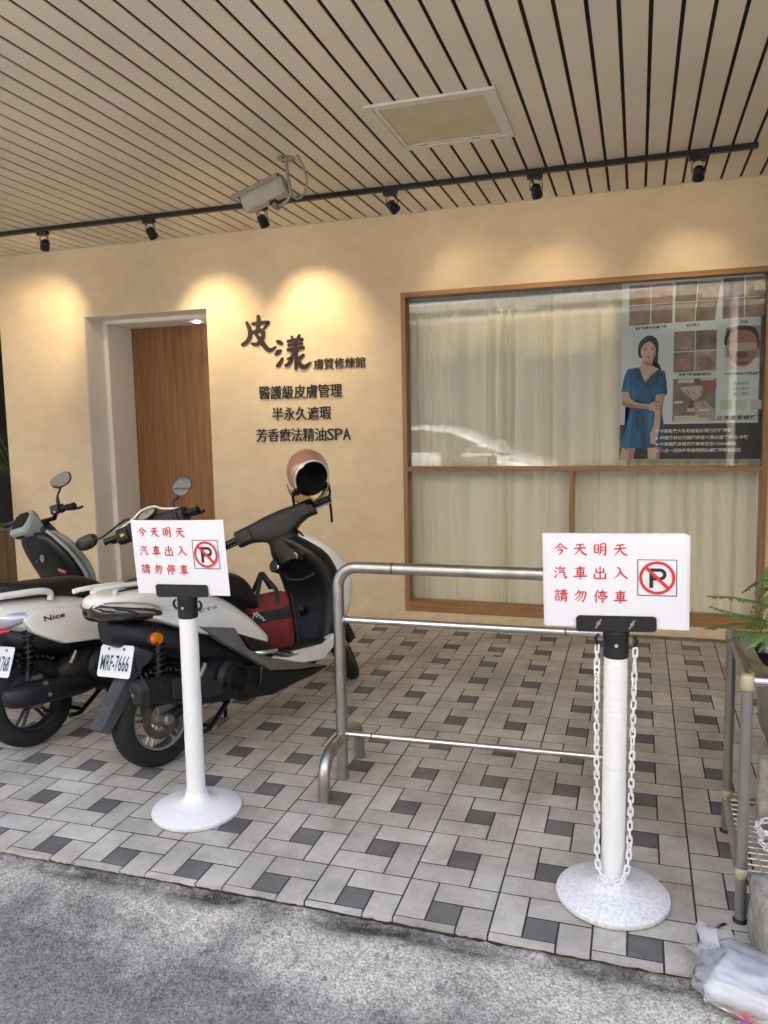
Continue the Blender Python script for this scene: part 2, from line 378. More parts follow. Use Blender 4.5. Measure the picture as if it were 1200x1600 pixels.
for i in range(420):
    x = rr.uniform(-1.3, 2.25); y = EDGE-.004-abs(rr.gauss(0, .022)); s = rr.uniform(.0015, .0055)
    z = fz(0, EDGE)-.016+(y-EDGE)*.028-.006
    mb = MB().lathe([(.01*s, -s*.7), (s, -s*.2), (s*.8, s*.4), (.01*s, s*.7)], 5)
    m = Matrix.Translation((x, y, z)) @ Euler((rr.random()*6, rr.random()*6, rr.random()*6)).to_matrix().to_4x4() @ Matrix.Diagonal((1, rr.uniform(.6, 1.5), .8, 1))
    mb.xf(m); rb.add(mb.v, mb.f)
tag(rb.obj('rubble', M_CEM), 'crumbled cement grit along the broken pavement edge', 'rubble', kind='stuff')

# ---- shop front
def stucco():
    m = bpy.data.materials.new('stucco'); m.use_nodes = True; t = m.node_tree; b = t.nodes['Principled BSDF']; N = t.nodes.new; L = t.links.new
    g = N('ShaderNodeNewGeometry')
    def noise(s, d, ro=.6, st=None):
        n = N('ShaderNodeTexNoise'); n.inputs['Scale'].default_value = s; n.inputs['Detail'].default_value = d; n.inputs['Roughness'].default_value = ro; v = g.outputs['Position']
        if st: mp = N('ShaderNodeMapping'); mp.inputs['Scale'].default_value = st; L(v, mp.inputs[0]); v = mp.outputs[0]
        L(v, n.inputs['Vector']); return n.outputs[0]
    r = N('ShaderNodeValToRGB'); e = r.color_ramp.elements; e[0].position = .3; e[0].color = (.66, .535, .37, 1); e[1].position = .72; e[1].color = (.73, .60, .43, 1); L(noise(1.6, 7, .62), r.inputs[0])
    r2 = N('ShaderNodeValToRGB'); e = r2.color_ramp.elements; e[0].position = .34; e[0].color = (.92, .91, .90, 1); e[1].position = .6; e[1].color = (1.03, 1.03, 1.03, 1); L(noise(5, 8, .68, (1, 1, 1.8)), r2.inputs[0])
    mx = N('ShaderNodeMix'); mx.data_type = 'RGBA'; mx.blend_type = 'MULTIPLY'; mx.inputs[0].default_value = .8; L(r.outputs[0], mx.inputs[6]); L(r2.outputs[0], mx.inputs[7])
    # splash dirt above the floor and a few scuffs
    sz = N('ShaderNodeSeparateXYZ'); L(g.outputs['Position'], sz.inputs[0]); mr = N('ShaderNodeMapRange'); mr.inputs[1].default_value = .06; mr.inputs[2].default_value = .55; mr.inputs[3].default_value = 1.0; mr.inputs[4].default_value = 0.0; L(sz.outputs['Z'], mr.inputs[0])
    sf = N('ShaderNodeMath'); sf.operation = 'MULTIPLY'; L(mr.outputs[0], sf.inputs[0]); rd = N('ShaderNodeValToRGB'); rd.color_ramp.elements[0].position = .45; rd.color_ramp.elements[1].position = .72; L(noise(9, 9, .75), rd.inputs[0]); L(rd.outputs[0], sf.inputs[1])
    rs = N('ShaderNodeValToRGB'); rs.color_ramp.elements[0].position = .66; rs.color_ramp.elements[1].position = .76; rs.color_ramp.elements[1].color = (.35, .35, .35, 1); L(noise(3.3, 10, .7, (1, 1, 2.5)), rs.inputs[0])
    sa = N('ShaderNodeMath'); sa.operation = 'MAXIMUM'; L(sf.outputs[0], sa.inputs[0]); L(rs.outputs[0], sa.inputs[1]); sm_ = N('ShaderNodeMath'); sm_.operation = 'MULTIPLY'; sm_.inputs[1].default_value = .5; L(sa.outputs[0], sm_.inputs[0])
    md = N('ShaderNodeMix'); md.data_type = 'RGBA'; md.inputs[7].default_value = (.36, .29, .19, 1); L(sm_.outputs[0], md.inputs[0]); L(mx.outputs[2], md.inputs[6]); L(md.outputs[2], b.inputs['Base Color'])
    b.inputs['Roughness'].default_value = .8; b.inputs['Specular IOR Level'].default_value = .25
    bp = N('ShaderNodeBump'); bp.inputs['Strength'].default_value = .35; bp.inputs['Distance'].default_value = .006; L(noise(14, 8, .65), bp.inputs['Height']); L(bp.outputs[0], b.inputs['Normal'])
    return m
M_WALL = stucco()
M_WHITE = mat('white_paint', (.88, .855, .79), .6, var=.05, vscale=3)
def woodmat(name, c1, c2, ax, sc=1.0, rough=.5):
    st = {'Z': (26*sc, 26*sc, 1.1*sc), 'X': (1.1*sc, 26*sc, 26*sc)}[ax]
    return mat(name, c1, rough, col2=c2, vscale=2.4, stretch=st, bump=.06, bscale=3, world=True, detail=7)
M_WZ = woodmat('oak_upright', (.37, .20, .088), (.26, .13, .052), 'Z')
M_WX = woodmat('oak_level', (.37, .20, .088), (.26, .13, .052), 'X')
M_DOOR = woodmat('door_veneer', (.30, .145, .055), (.175, .078, .026), 'Z', .8)
M_BLACK = mat('black_plastic', (.012, .012, .013), .38, var=.2, vscale=20)
M_DARK = mat('dark_void', (.012, .011, .010), .9)

shop = thing('shop_front', 'cream stuccoed shop front with wood framed window and recessed brown door', 'building', (0, YW, 0))
DL, DR, DT = -2.598, -1.451, 2.466
WL, WR, WB, WT = .127, 2.546, .159, 2.473
def wall_faces(xs, zs, holes, y0, y1):
    mb = MB()
    for i in range(len(xs)-1):
        for j in range(len(zs)-1):
            cx, cz = (xs[i]+xs[i+1])/2, (zs[j]+zs[j+1])/2
            if any(a < cx < b and c < cz < d for a, b, c, d in holes): continue
            for y in (y0, y1): mb.add([(xs[i], y, zs[j]), (xs[i+1], y, zs[j]), (xs[i+1], y, zs[j+1]), (xs[i], y, zs[j+1])], [(0, 1, 2, 3)])
    edges = [(xs[0], zs[0], xs[0], zs[-1]), (xs[-1], zs[0], xs[-1], zs[-1]), (xs[0], zs[-1], xs[-1], zs[-1])]
    for a, b, c, d in holes: edges += [(a, c, a, d), (b, c, b, d), (a, d, b, d), (a, c, b, c)]
    for xa, za, xb, zb in edges: mb.add([(xa, y0, za), (xb, y0, zb), (xb, y1, zb), (xa, y1, za)], [(0, 1, 2, 3)])
    return mb
me = wall_faces([-3.459, DL, DR, WL+.004, WR-.004, 3.7], [-.12, .176, WB+.004, DT, WT-.004, 3.12] if WB+.004 > .176 else [-.12, WB+.004, .176, DT, WT-.004, 3.12],
    [(DL, DR, -.2, DT), (WL+.004, WR-.004, WB+.004, WT-.004)], 0, .24)
wall_o = me.obj('wall', M_WALL, shop)
# base course: cream blocks with fine joints, a hair proud
xj = [-3.457, -2.96, DL]; 
blk = [(-3.457, -3.02), (-3.018, DL)] + [(DR+.0, -1.02), (-1.018, -.54), (-.538, -.07), (-.068, .36), (.362, .80), (.802, 1.25), (1.252, 1.70), (1.702, 2.13), (2.132, 2.56), (2.562, 3.1)]
for (a, bb) in blk:
    zt = .172 if bb < .0 else (.172 if a > 2.55 else .157)
    pts = 12; lo = [(a+(bb-a)*i/pts, fz(a, YW)-.006+random.uniform(-.004, .006)) for i in range(pts+1)]
    poly = lo+[(bb, zt), (a, zt)]
    MB().prism(poly, -.005, .004, 'Y').obj('base_block', M_WALL, shop)
# doorway lining, stepped once, then the door
IN1, IN2 = .24, .56
lin = MB(); sL, sR, sT = DL+.045, DR-.045, DT-.035
f0 = -.05
lin.box(DL-.05, DL+.004, .003, IN1, f0, DT+.05); lin.box(DR-.004, DR+.05, .003, IN1, f0, DT+.05); lin.box(DL+.004, DR-.004, .003, IN1, DT-.004, DT+.05)
lin.box(DL-.05, sL, IN1+.002, IN2+.02, f0, sT); lin.box(sR, DR+.05, IN1+.002, IN2+.02, f0, sT); lin.box(DL-.05, DR+.05, IN1+.002, IN2+.02, sT+.001, DT+.1)
lin.obj('door_lining', M_WHITE, shop, bevel=.006)
door = MB().box(sL-.01, sR+.01, IN2+.022, IN2+.062, f0, sT+.02).obj('door', M_DOOR, shop)
MB().tube([(sR-.12, IN2+.0, .95), (sR-.12, IN2-.03, .97), (sR-.12, IN2-.03, 1.33), (sR-.12, IN2, 1.35)], .009, 10).obj('door_handle', mat('steel_dull', (.5, .5, .5), .35, 1.0), door, 40)
dl = MB().lathe([(.0, 0), (.028, 0), (.03, .006), (.001, .008)], 20, 'Z', (-1.78, .40, sT-.007)).obj('downlight', emis('downlight_glow', (1, .93, .8), 6.0), shop)
MB().box(DL-.05, DR+.05, IN2+.07, IN2+.1, -.1, 2.7).obj('back_panel', M_DARK, shop)
# window
wf = bpy.data.objects.new('window', None); C.objects.link(wf); wf.parent = shop
FW = .034; yf0, yf1 = -.008, .10
MB().box(WL, WL+FW, yf0, yf1, WB, WT).obj('frame_jamb', M_WZ, wf, bevel=.0015)
MB().box(WR-FW, WR, yf0, yf1, WB, WT).obj('frame_jamb', M_WZ, wf, bevel=.0015)
MB().box(WL+FW, WR-FW, yf0+.001, yf1, WT-FW, WT).obj('frame_head', M_WX, wf, bevel=.0015)
MB().box(WL+FW, WR-FW, yf0+.001, yf1, WB, WB+.075).obj('frame_sill', M_WX, wf, bevel=.0015)
MB().box(WL+FW, WR-FW, yf0+.002, yf1, 1.196, 1.228).obj('transom', M_WX, wf, bevel=.0015)
MB().box(1.312, 1.342, yf0+.003, yf1, WB+.0755, 1.1955).obj('mullion', M_WZ, wf, bevel=.0015)
M_GL = thin_glass('window_glass')
gy = .045
MB().box(WL+FW-.002, WR-FW+.002, gy, gy+.006, 1.226, WT-FW+.002).obj('pane', M_GL, wf)
# lower panes: real reeded glass, one flute every 11 mm
M_RG = bpy.data.materials.new('reeded_glass'); M_RG.use_nodes = True; t = M_RG.node_tree; t.nodes.clear()
_o = t.nodes.new('ShaderNodeOutputMaterial'); _m = t.nodes.new('ShaderNodeMixShader'); _m.inputs[0].default_value = .42
_t = t.nodes.new('ShaderNodeBsdfTransparent'); _t.inputs[0].default_value = (.97, .975, .97, 1); _g = t.nodes.new('ShaderNodeBsdfGlass'); _g.inputs['Roughness'].default_value = .02; _g.inputs['IOR'].default_value = 1.45; _g.inputs[0].default_value = (.99, .99, .985, 1)
t.links.new(_t.outputs[0], _m.inputs[1]); t.links.new(_g.outputs[0], _m.inputs[2]); t.links.new(_m.outputs[0], _o.inputs[0])
def reeded(xa, xb, za, zb):
    mb = MB(); n = int(round((xb-xa)/.0125))*6; front = []; w = (xb-xa)
    for i in range(n+1):
        ph = (i % 6)/6; front.append((xa+w*i/n, gy-.0030*math.sin(math.pi*ph)))
    k = len(front)
    for i in range(k): mb.add([(front[i][0], front[i][1], za), (front[i][0], front[i][1], zb)], [])
    for i in range(k): mb.add([(front[i][0], gy+.004, za), (front[i][0], gy+.004, zb)], [])
    for i in range(k-1):
        mb.f.append((2*i, 2*i+2, 2*i+3, 2*i+1)); o = 2*k; mb.f.append((o+2*i, o+2*i+1, o+2*i+3, o+2*i+2))
    o = 2*k; mb.f += [(0, 1, o+1, o), (2*(k-1), o+2*(k-1), o+2*(k-1)+1, 2*(k-1)+1)]
    for s in (0, 1): mb.f += [(2*i+s, 2*i+2+s, o+2*i+2+s, o+2*i+s) for i in range(k-1)]
    return mb
o1 = reeded(WL+FW-.002, 1.314, WB+.074, 1.197).obj('reeded_pane', M_RG, wf, 50)
o2 = reeded(1.340, WR-FW+.002, WB+.074, 1.197).obj('reeded_pane', M_RG, wf, 50)
# closed room behind the glass
M_ROOM = mat('room_paint', (.55, .52, .45), .9)
rm = MB().box(WL-.2, WR+.2, .26, 1.6, -.1, 2.9); rm.f = [f for k, f in enumerate(rm.f) if k != 2]
rm.obj('room_shell', M_ROOM, shop)
# ---- curtain
M_CUR = bpy.data.materials.new('curtain_cloth'); M_CUR.use_nodes = True; t = M_CUR.node_tree; b = t.nodes['Principled BSDF']; b.inputs['Base Color'].default_value = (.80, .76, .63, 1); b.inputs['Roughness'].default_value = .95
b.inputs['Subsurface Weight'].default_value = 0; 
w = t.nodes.new('ShaderNodeTexNoise'); w.inputs['Scale'].default_value = 3; tc = t.nodes.new('ShaderNodeTexCoord'); mp = t.nodes.new('ShaderNodeMapping'); mp.inputs['Scale'].default_value = (60, 60, .6)
t.links.new(tc.outputs['Object'], mp.inputs[0]); t.links.new(mp.outputs[0], w.inputs[0]); rp = t.nodes.new('ShaderNodeValToRGB'); rp.color_ramp.elements[0].color = (.85, .82, .68, 1); rp.color_ramp.elements[1].color = (.95, .92, .79, 1)
t.links.new(w.outputs[0], rp.inputs[0]); t.links.new(rp.outputs[0], b.inputs['Base Color'])
rc = random.Random(5); folds = []; x = WL-.05
while x < WR+.05:
    wd = rc.choice((.05, .07, .10, .15))*rc.uniform(.85, 1.2); folds.append((x, wd, rc.uniform(.018, .048), rc.uniform(.3, .75))); x += wd
cols = []
for (x0, wd, am, sk) in folds:
    for k in range(8):
        u = k/8; s = u**(1.4 if sk > .5 else .75)
        cols.append((x0+wd*u, am*(math.sin(math.pi*s)**1.3)))
nz = 14; vs = []; fs = []
for j in range(nz+1):
    z = .16+(2.47-.16)*j/nz; hh = j/nz
    for i, (x, d) in enumerate(cols):
        sw = .012*math.sin(i*.045+3*hh)*(1-hh)+.018*math.sin(i*.11+1.7)*(1-hh)**2
        vs.append((x+sw, .19-d*(1.15-.35*hh), z))
nc = len(cols); fs = [(j*nc+i, j*nc+i+1, (j+1)*nc+i+1, (j+1)*nc+i) for j in range(nz) for i in range(nc-1)]
cur = MB().add(vs, fs).obj('curtain', M_CUR, None, 60, loc=(0, YW, 0))
tag(cur, 'pale cream pleated curtain hanging behind the big shop window', 'curtain')
MB().box(WL-.03, WR+.03, .128, .131, 2.405, 2.462).obj('heading_tape', mat('heading_tape', (.42, .46, .45), .8, var=.3, vscale=20), cur)

# ---- soffit of painted metal strips
soff = bpy.data.objects.new('soffit', None); C.objects.link(soff); tag(soff, kind='structure')
M_SLAT = mat('soffit_paint', (.78, .71, .58), .5, col2=(.70, .635, .515), vscale=1.6, world=True, bump=.05, bscale=300)
SY0, SY1 = -.42, YW-.004; pitch = .1112
sm = MB()
prof = [(-.0475, .006), (-.0475, .0015), (-.0462, .0), (.0462, .0), (.0475, .0015), (.0475, .006)]
sm.prism(prof, SY0, SY1, 'Y'); slat_me = sm.mesh('slat', M_SLAT)
for k in range(-78, 13):
    x = 2.112+pitch*(k+.5); o = share('slat', slat_me, soff, (x, 0, ZC+random.uniform(-.0006, .0006)))
    o.rotation_euler = (0, random.uniform(-.004, .004), 0)
MB().box(-7, 3.7, SY0, SY1, ZC+.009, ZC+.03).obj('backing', M_DARK, soff)
MB().box(-7, 3.7, SY0-.04, SY0-.002, ZC-.02, ZC+.5).obj('fascia', mat('fascia', (.4, .38, .34), .6), soff)

# ---- upper floors above, neighbours, houses across the street (they shape the light and the reflections)
M_UP = mat('upper_tile', (.42, .38, .32), .7, var=.2, vscale=4)
up = thing('unseen_upper_storey', 'unseen low tiled upper storey above the soffit, sized for the sunlight', 'building', (0, 0, ZC))
MB().box(-9, 9, -.46, 9, .52, 1.95).obj('wall', M_UP, up)  # unseen mass; height set to block sun here yet light the street behind
for k in range(5):
    for j in range(1):
        wn = MB().box(-7+3*k, -5.4+3*k, -.50, -.455, .9+3*j, 1.7+3*j).obj('window', mat('far_frame', (.3, .3, .3), .5), up)
        MB().box(-6.9+3*k, -5.5+3*k, -.51, -.502, 1.0+3*j, 1.6+3*j).obj('pane', mat('far_glass', (.05, .06, .07), .08), wn)
nb = thing('neighbour_house', 'neighbouring wall coloured dark for the shade of the left passage', 'building', (-4.6, YW, 0))
M_NB = mat('passage_shade_render', (.035, .033, .028), .9, var=.4, vscale=3)  # near-black colour stands in for the shade deep in the passage
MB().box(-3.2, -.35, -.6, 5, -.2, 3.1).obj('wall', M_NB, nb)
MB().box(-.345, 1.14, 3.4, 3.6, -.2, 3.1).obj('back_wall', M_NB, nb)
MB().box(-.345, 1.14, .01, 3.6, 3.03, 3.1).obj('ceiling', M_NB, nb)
nr = thing('right_neighbour', 'plain rendered pier closing the right end of the arcade', 'building', (3.7, 0, 0))
MB().box(0, 5, -.2, 9, -.2, 3.5).obj('wall', M_UP, nr)
nl = thing('left_neighbour', 'shaded pier closing the far left end of the arcade', 'building', (-9, 0, 0))
MB().box(-6, 0, -.2, 9, -.2, 3.5).obj('wall', M_UP, nl)

opp = thing('house_opposite', 'sunlit cream row house across the street with caged balconies', 'building', (0, -8.6, 0))
M_OW = mat('opp_wall', (.46, .42, .35), .8, var=.15, vscale=2); M_OL = mat('opp_low', (.06, .056, .05), .6, var=.3, vscale=2)
M_OG = mat('opp_grille', (.55, .54, .5), .5); M_OD = mat('opp_glass', (.05, .055, .06), .1)
MB().box(-14, 12, -6, 0, 4.0, 9.5).obj('wall', M_OW, opp)
MB().box(-14, 12, -6, -.6, -.5, 3.998).obj('ground_floor', M_OL, opp)
for k in range(9):
    MB().box(-13.9+3*k, -13.5+3*k, -.598, -.02, -.5, 3.996).obj('pier', M_OL, opp)
    sh = MB()
    for q in range(14): sh.box(-13.4+3*k, -11.0+3*k, -.56, -.52+.01*(q % 2), .2+.2*q, .38+.2*q)
    sh.obj('shutter', mat('opp_shutter', (.075, .075, .07), .5), opp)
for k in range(6):
    x0 = -12.6+4.1*k
    bal = MB().box(x0, x0+3.2, .001, .9, 3.95, 4.08).obj('balcony', M_OW, opp)
    g = MB()
    for z in (4.25, 4.75, 5.25): g.box(x0+.02, x0+3.18, .86, .885, z, z+.05)
    for q in range(33): 
        xx = x0+.05+q*.096
        g.add([(xx, .872, 4.1), (xx+.012, .872, 4.1), (xx+.24, .872, 4.5), (xx+.228, .872, 4.5)], [(0, 1, 2, 3)])
        g.add([(xx+.24, .874, 4.1), (xx+.252, .874, 4.1), (xx+.012, .874, 4.5), (xx, .874, 4.5)], [(0, 1, 2, 3)])
        g.box(xx, xx+.016, .85, .866, 4.5, 5.25)
    g.obj('grille', M_OG, bal)
    wn = MB().box(x0+.3, x0+2.9, -.001, .03, 4.2, 6.1).obj('window', mat('opp_frame', (.7, .7, .68), .5), opp)
    for q in range(3): MB().box(x0+.38+q*.85, x0+1.13+q*.85, .032, .04, 4.3, 6.0).obj('pane', M_OD, wn)
    wn2 = MB().box(x0+.5, x0+2.7, -.001, .03, 6.7, 8.3).obj('window', mat('opp_frame', (.7, .7, .68), .5), opp)
    MB().box(x0+.6, x0+2.6, .032, .04, 6.8, 8.2).obj('pane', M_OD, wn2)
MB().box(-14, 12, .002, 1.5, 3.62, 3.70).obj('canopy', mat('opp_canopy', (.22, .21, .19), .6), opp)
for xp in (3.35, -5.2):
    up_ = MB().lathe([(.075, 0), (.07, 3), (.06, 8.5)], 16, 'Z', (xp, -6.6, -.2)).obj('utility_pole', mat('pole_concrete', (.55, .53, .48), .8, var=.2), None, 40)
    tag(up_, 'pale concrete utility pole across the street seen in the window reflection' if xp > 0 else 'further concrete utility pole by the shutters across the street', 'pole')

# ================================================================ FIXTURES
M_STEEL = mat('stainless', (.60, .585, .56), .22, 1.0, var=.12, vscale=9)
M_STEEL2 = mat('stainless_scuffed', (.50, .475, .43), .34, 1.0, var=.3, vscale=16, bump=.03, bscale=200)
M_TRACK = mat('track_black', (.010, .010, .011), .45)
# ---- ceiling light panel
pl = thing('ceiling_light_panel', 'square unlit light panel with white frame set in the slatted soffit', 'light panel', (.822, 1.676, ZC))
M_PF = mat('panel_frame', (.74, .70, .62), .45, var=.10, vscale=12)
def ringframe(a, b, z0, z1):
    mb = MB()
    for (x0, x1, y0, y1) in ((-b, b, -b, -a), (-b, b, a, b), (-b, -a, -a, a), (a, b, -a, a)): mb.box(x0, x1, y0, y1, z0, z1)
    return mb
ringframe(.275, .307, -.014, -.002).obj('outer_frame', M_PF, pl)
ringframe(.250, .273, -.010, -.002).obj('inner_frame', M_PF, pl)
MB().box(-.2495, .2495, -.2495, .2495, -.006, -.002).obj('diffuser', mat('old_diffuser', (.62, .56, .38), .45, col2=(.52, .46, .30), vscale=5), pl)
for x in (-.19, .09): MB().tube([(x, .262, -.009), (x+.03, .268, -.009), (x+.045, .262, -.009)], .0035, 6).obj('clip', mat('rusty_clip', (.10, .07, .05), .7), pl)
# ---- light track and its spots
tr = MB().box(-6.5, 2.352, -.016, .016, -.030, -.001).obj('light_track', M_TRACK, None, loc=(0, 2.585, ZC), bevel=.002)
tag(tr, 'long black lighting track fixed across the slatted soffit', 'track')
M_LENS = emis('spot_lens', (1.0, .80, .50), 14.0)
TGT = [(-3.10, 2.28), (-1.32, 2.22), (-.52, 2.20), (.70, 2.35), (1.25, 2.30), (2.05, 2.30)]
LAB = ['leftmost black track spotlight near the left end of the wall', 'black track spotlight above the recessed brown door', 'black track spotlight hanging just below the security camera',
       'black track spotlight over the left edge of the big window', 'black track spotlight over the middle of the big window', 'rightmost black track spotlight above the window poster']
for (xs_, tg, lab) in zip((-2.385, -1.484, -.625, .272, 1.163, 2.055), TGT, LAB):
    s = thing('track_spotlight', lab, 'spotlight', (xs_, 2.585, ZC-.031), 0, 'spotlights on the black ceiling track')
    MB().box(-.052, .038, -.017, .017, -.026, -.0005).obj('adapter', M_TRACK, s, bevel=.003)
    hc = Vector((0, .012, -.088)); d = (Vector((tg[0]-xs_, YW-2.585, tg[1]-(ZC-.031)))-hc).normalized()
    q = d.to_track_quat('Z', 'Y').to_matrix().to_4x4(); q.translation = hc
    yk = MB()
    for sx in (-1, 1): yk.tube([(sx*.010, 0, -.026), (sx*.034, 0, -.036), (sx*.036, .004, -.062), (sx*.035, .01, -.090)], .0032, 6)
    yk.obj('yoke', M_TRACK, s, 40)
    hb = MB().lathe([(.0, -.034), (.020, -.034), (.024, -.026), (.030, -.022), (.030, .012), (.033, .014), (.033, .040), (.030, .040), (.027, .030), (.0, .028)], 20).xf(q)
    h = hb.obj('head', M_TRACK, s, 40)
    MB().lathe([(0, .0305), (.0255, .0305), (.0255, .0325), (0, .0325)], 16).xf(q).obj('lens', M_LENS, h)
    yk2 = MB().tube(smoothline([(.0, 0, -.026), (.018, .004, -.034), (.020, .006, -.052), (.002, .002, -.060)], 10), .0022, 5).obj('cable', M_TRACK, s, 40)
    L = bpy.data.lights.new('spot_light', 'SPOT'); L.energy = 7.8 if tg[0] < .5 else 1.6; L.color = (1.0, .78, .48); L.spot_size = rad(72); L.spot_blend = 1.0; L.shadow_soft_size = .02
    lo = bpy.data.objects.new('spot_light', L); C.objects.link(lo); lo.parent = s
    lm = d.to_track_quat('-Z', 'Y').to_matrix().to_4x4(); lm.translation = hc+d*.043; lo.matrix_local = lm
# ---- security camera
cc = thing('security_camera', 'old cream security camera housing on a bracket under the soffit', 'camera', (-.121, 1.89, ZC))
M_CC = mat('cream_housing', (.46, .44, .34), .45, var=.15, vscale=15); M_CS = mat('housing_shade', (.34, .31, .235), .5, var=.2, vscale=10)
M_BR = mat('bracket_grey', (.40, .37, .31), .5, .3, var=.3, vscale=30)
mp_ = MB().lathe([(0, 0), (.05, 0), (.05, -.006), (.046, -.009), (0, -.009)], 24).obj('mount_plate', M_BR, cc, 35)
for k in range(3): MB().lathe([(0, -.013), (.006, -.013), (.006, -.009)], 8, 'Z', (.038*math.cos(k*2.1+.4), .038*math.sin(k*2.1+.4), 0)).obj('screw', M_TRACK, mp_)
MB().tube(smoothline([(.0, 0, -.006), (.004, 0, -.08), (.018, -.004, -.155), (.020, -.006, -.195), (.0, -.006, -.228), (-.035, -.004, -.246), (-.062, 0, -.25)], 26), .0085, 10).obj('arm', M_BR, cc, 40)
ax = Vector((-.245, .012, -.075)).normalized(); sd = Vector((0, 1, 0)); upv = ax.cross(sd).normalized()
if upv.z < 0: upv = -upv
sd = upv.cross(ax).normalized()
HM = Matrix((ax, sd, upv)).transposed().to_4x4(); HM.translation = Vector((-.035, -.005, -.135))
body = MB()
pr = [(-.040, .030), (.040, .030), (.044, .0), (.044, -.048), (.030, -.066), (-.030, -.066), (-.044, -.048), (-.044, .0)]
body.rings([[(x, a, b) for a, b in pr] for x in (-.005, .245)]); body.xf(HM).obj('housing', M_CC, cc, bevel=.004)
sh = MB(); ps = [(-.054, .018), (-.050, .040), (-.034, .052), (.034, .052), (.050, .040), (.054, .018), (.051, .018), (.047, .037), (.033, .048), (-.033, .048), (-.047, .037), (-.051, .018)]
sh.rings([[(x, a, b) for a, b in ps] for x in (-.012, .292)]); sh.xf(HM).obj('sun_shield', M_CS, cc)
rear = MB(); rear.rings([[(x, a*k, b*k) for a, b in pr] for x, k in ((-.024, .82), (-.0055, .97))]); rear.xf(HM).obj('rear_cap', M_CC, cc, bevel=.003)
MB().box(-.034, -.0245, -.034, -.016, -.03, .005).xf(HM).obj('gland', M_TRACK, cc)
MB().box(.247, .250, -.034, .034, -.055, .022).xf(HM).obj('front_glass', mat('lens_glass', (.02, .02, .025), .06), cc)
MB().box(.055, .095, -.018, .018, -.088, -.0665).xf(HM).obj('foot', M_TRACK, cc, bevel=.002)
MB().lathe([(0, -.022), (.017, -.022), (.017, .022), (0, .022)], 16, 'Y', (-.070, 0, -.252)).obj('swivel', mat('verdigris', (.22, .26, .2), .5, .4, var=.4, vscale=40), cc, 35)
MB().tube(smoothline([(.075, -.03, .005), (.108, -.02, -.06), (.124, -.012, -.135), (.105, -.01, -.205), (.062, -.008, -.226), (.028, -.006, -.195), (.008, -.006, -.135), (-.012, -.012, -.115)], 34), .0062, 8).obj('cable', mat('grey_conduit', (.34, .31, .24), .6, var=.2, vscale=40), cc, 40)

# ================================================================ LETTERING ON THE WALL
M_LET = mat('letter_maroon', (.022, .004, .003), .45)
M_LET2 = mat('letter_plum', (.008, .003, .005), .45)
def px_strokes(strokes, y, k=1.0):
    """strokes given in photo pixels, dropped onto the wall plane -> local XY drawing about the first point"""
    out = []
    for st in strokes:
        r = []
        for p in st:
            q = at_y(p[0], p[1], y); r.append((q.x, q.z, p[2] if len(p) > 2 else 1.0))
        out.append(r)
    return out
def cp(st): return [[(370+p[0]/5.714, 480+p[1]/5.714, *(p[2:])) for p in s] for s in st]
PI = cp([[(86, 138, .85), (112, 205, 1.1), (112, 262, 1.05), (88, 305, 1.0), (48, 334, .9)], [(188, 82, .9), (190, 130, 1.0), (182, 196, 1.0)], [(138, 148, .8), (205, 140, .85), (278, 134, .9), (258, 165, .7), (238, 190, .5)],
    [(138, 222, .5), (180, 210, .8), (222, 208, 1.1), (232, 250, 1.1), (214, 296, 1.1), (175, 330, .9), (135, 325, .7)], [(148, 216, .6), (185, 262, 1.0), (228, 322, 1.3), (285, 382, 1.15), (345, 352, .4)]])
YG = cp([[(358, 303, .7), (378, 312, 1.2), (398, 322, .8)], [(388, 388, .8), (365, 402, 1.3), (345, 420, .7)], [(404, 456, .6), (388, 490, 1.0), (362, 522, 1.0)],
    [(488, 262, .6), (498, 288, .6)], [(556, 252, .7), (538, 284, .6)], [(456, 304, .8), (515, 292, .8), (578, 286, .9)], [(462, 338, .8), (520, 330, .75), (576, 324, .85)], [(456, 380, .9), (520, 370, .85), (590, 360, .9)], [(518, 290, .8), (519, 372, .8)],
    [(492, 398, .6), (536, 390, .7)], [(490, 428, .6), (525, 420, .9), (527, 480, .9), (525, 552, .7)], [(434, 520, .7), (466, 500, .8), (488, 452, .8), (452, 462, .5)], [(594, 424, .6), (565, 448, .8), (532, 472, .6)], [(532, 462, .7), (566, 514, 1.1), (604, 534, 1.2), (658, 490, .3)]])
ws = thing('wall_lettering', 'large dark maroon brush characters with small name beside them on the wall', 'lettering', (-.8, YW, 2.0))
for nm, st in (('large_character', PI), ('large_character', YG)):
    b_ = brush(px_strokes(st, YW-.012), .0285, 1, 1, .009, .0004)
    o = b_.obj(nm, M_LET, ws); o.matrix_parent_inverse = Matrix(); 
    o.rotation_euler = (math.pi/2, 0, 0); o.location = (.8, -.002, -2.0)
def wall_text(par, body, pxl, pxr, pyb, ht, mt, ext, off, ycorr=0.0, sp=1.0, each='character'):
    """one raised character after another along a baseline measured in the photo"""
    a = at_y(pxl, pyb, YW); b_ = at_y(pxr, pyb+(ycorr), YW); n = len(body); x = a.x; parts = []; ws_ = []
    for ch in body:
        wf_ = 1.0
        if ch.isascii(): wf_ = .66 if ch != '-' else .5
        ws_.append(wf_)
    tot = sum(ws_); step = (b_.x-a.x)/tot
    base = par.location
    for ch, wf_ in zip(body, ws_):
        me = text_mesh(ch, 1.0, ext/ht, off, mt); w_, h_ = me['w'], me['h']
        s = ht/(.92 if not ch.isascii() else .80); hh = h_*s; ww = w_*s
        kx = min(1.12, step*wf_*.94/ww) if ww > 0 else 1
        o = share(each, me, par, (x+step*wf_/2-ww*kx/2-base.x, -.002-ext, a.z-base.z+(ht-hh)/2), (math.pi/2, 0, 0), (s*kx, s, s))
        x += step*wf_
wall_text(ws, '膚質修煉館', 490.5, 572, 578, .080, M_LET, .004, .0)
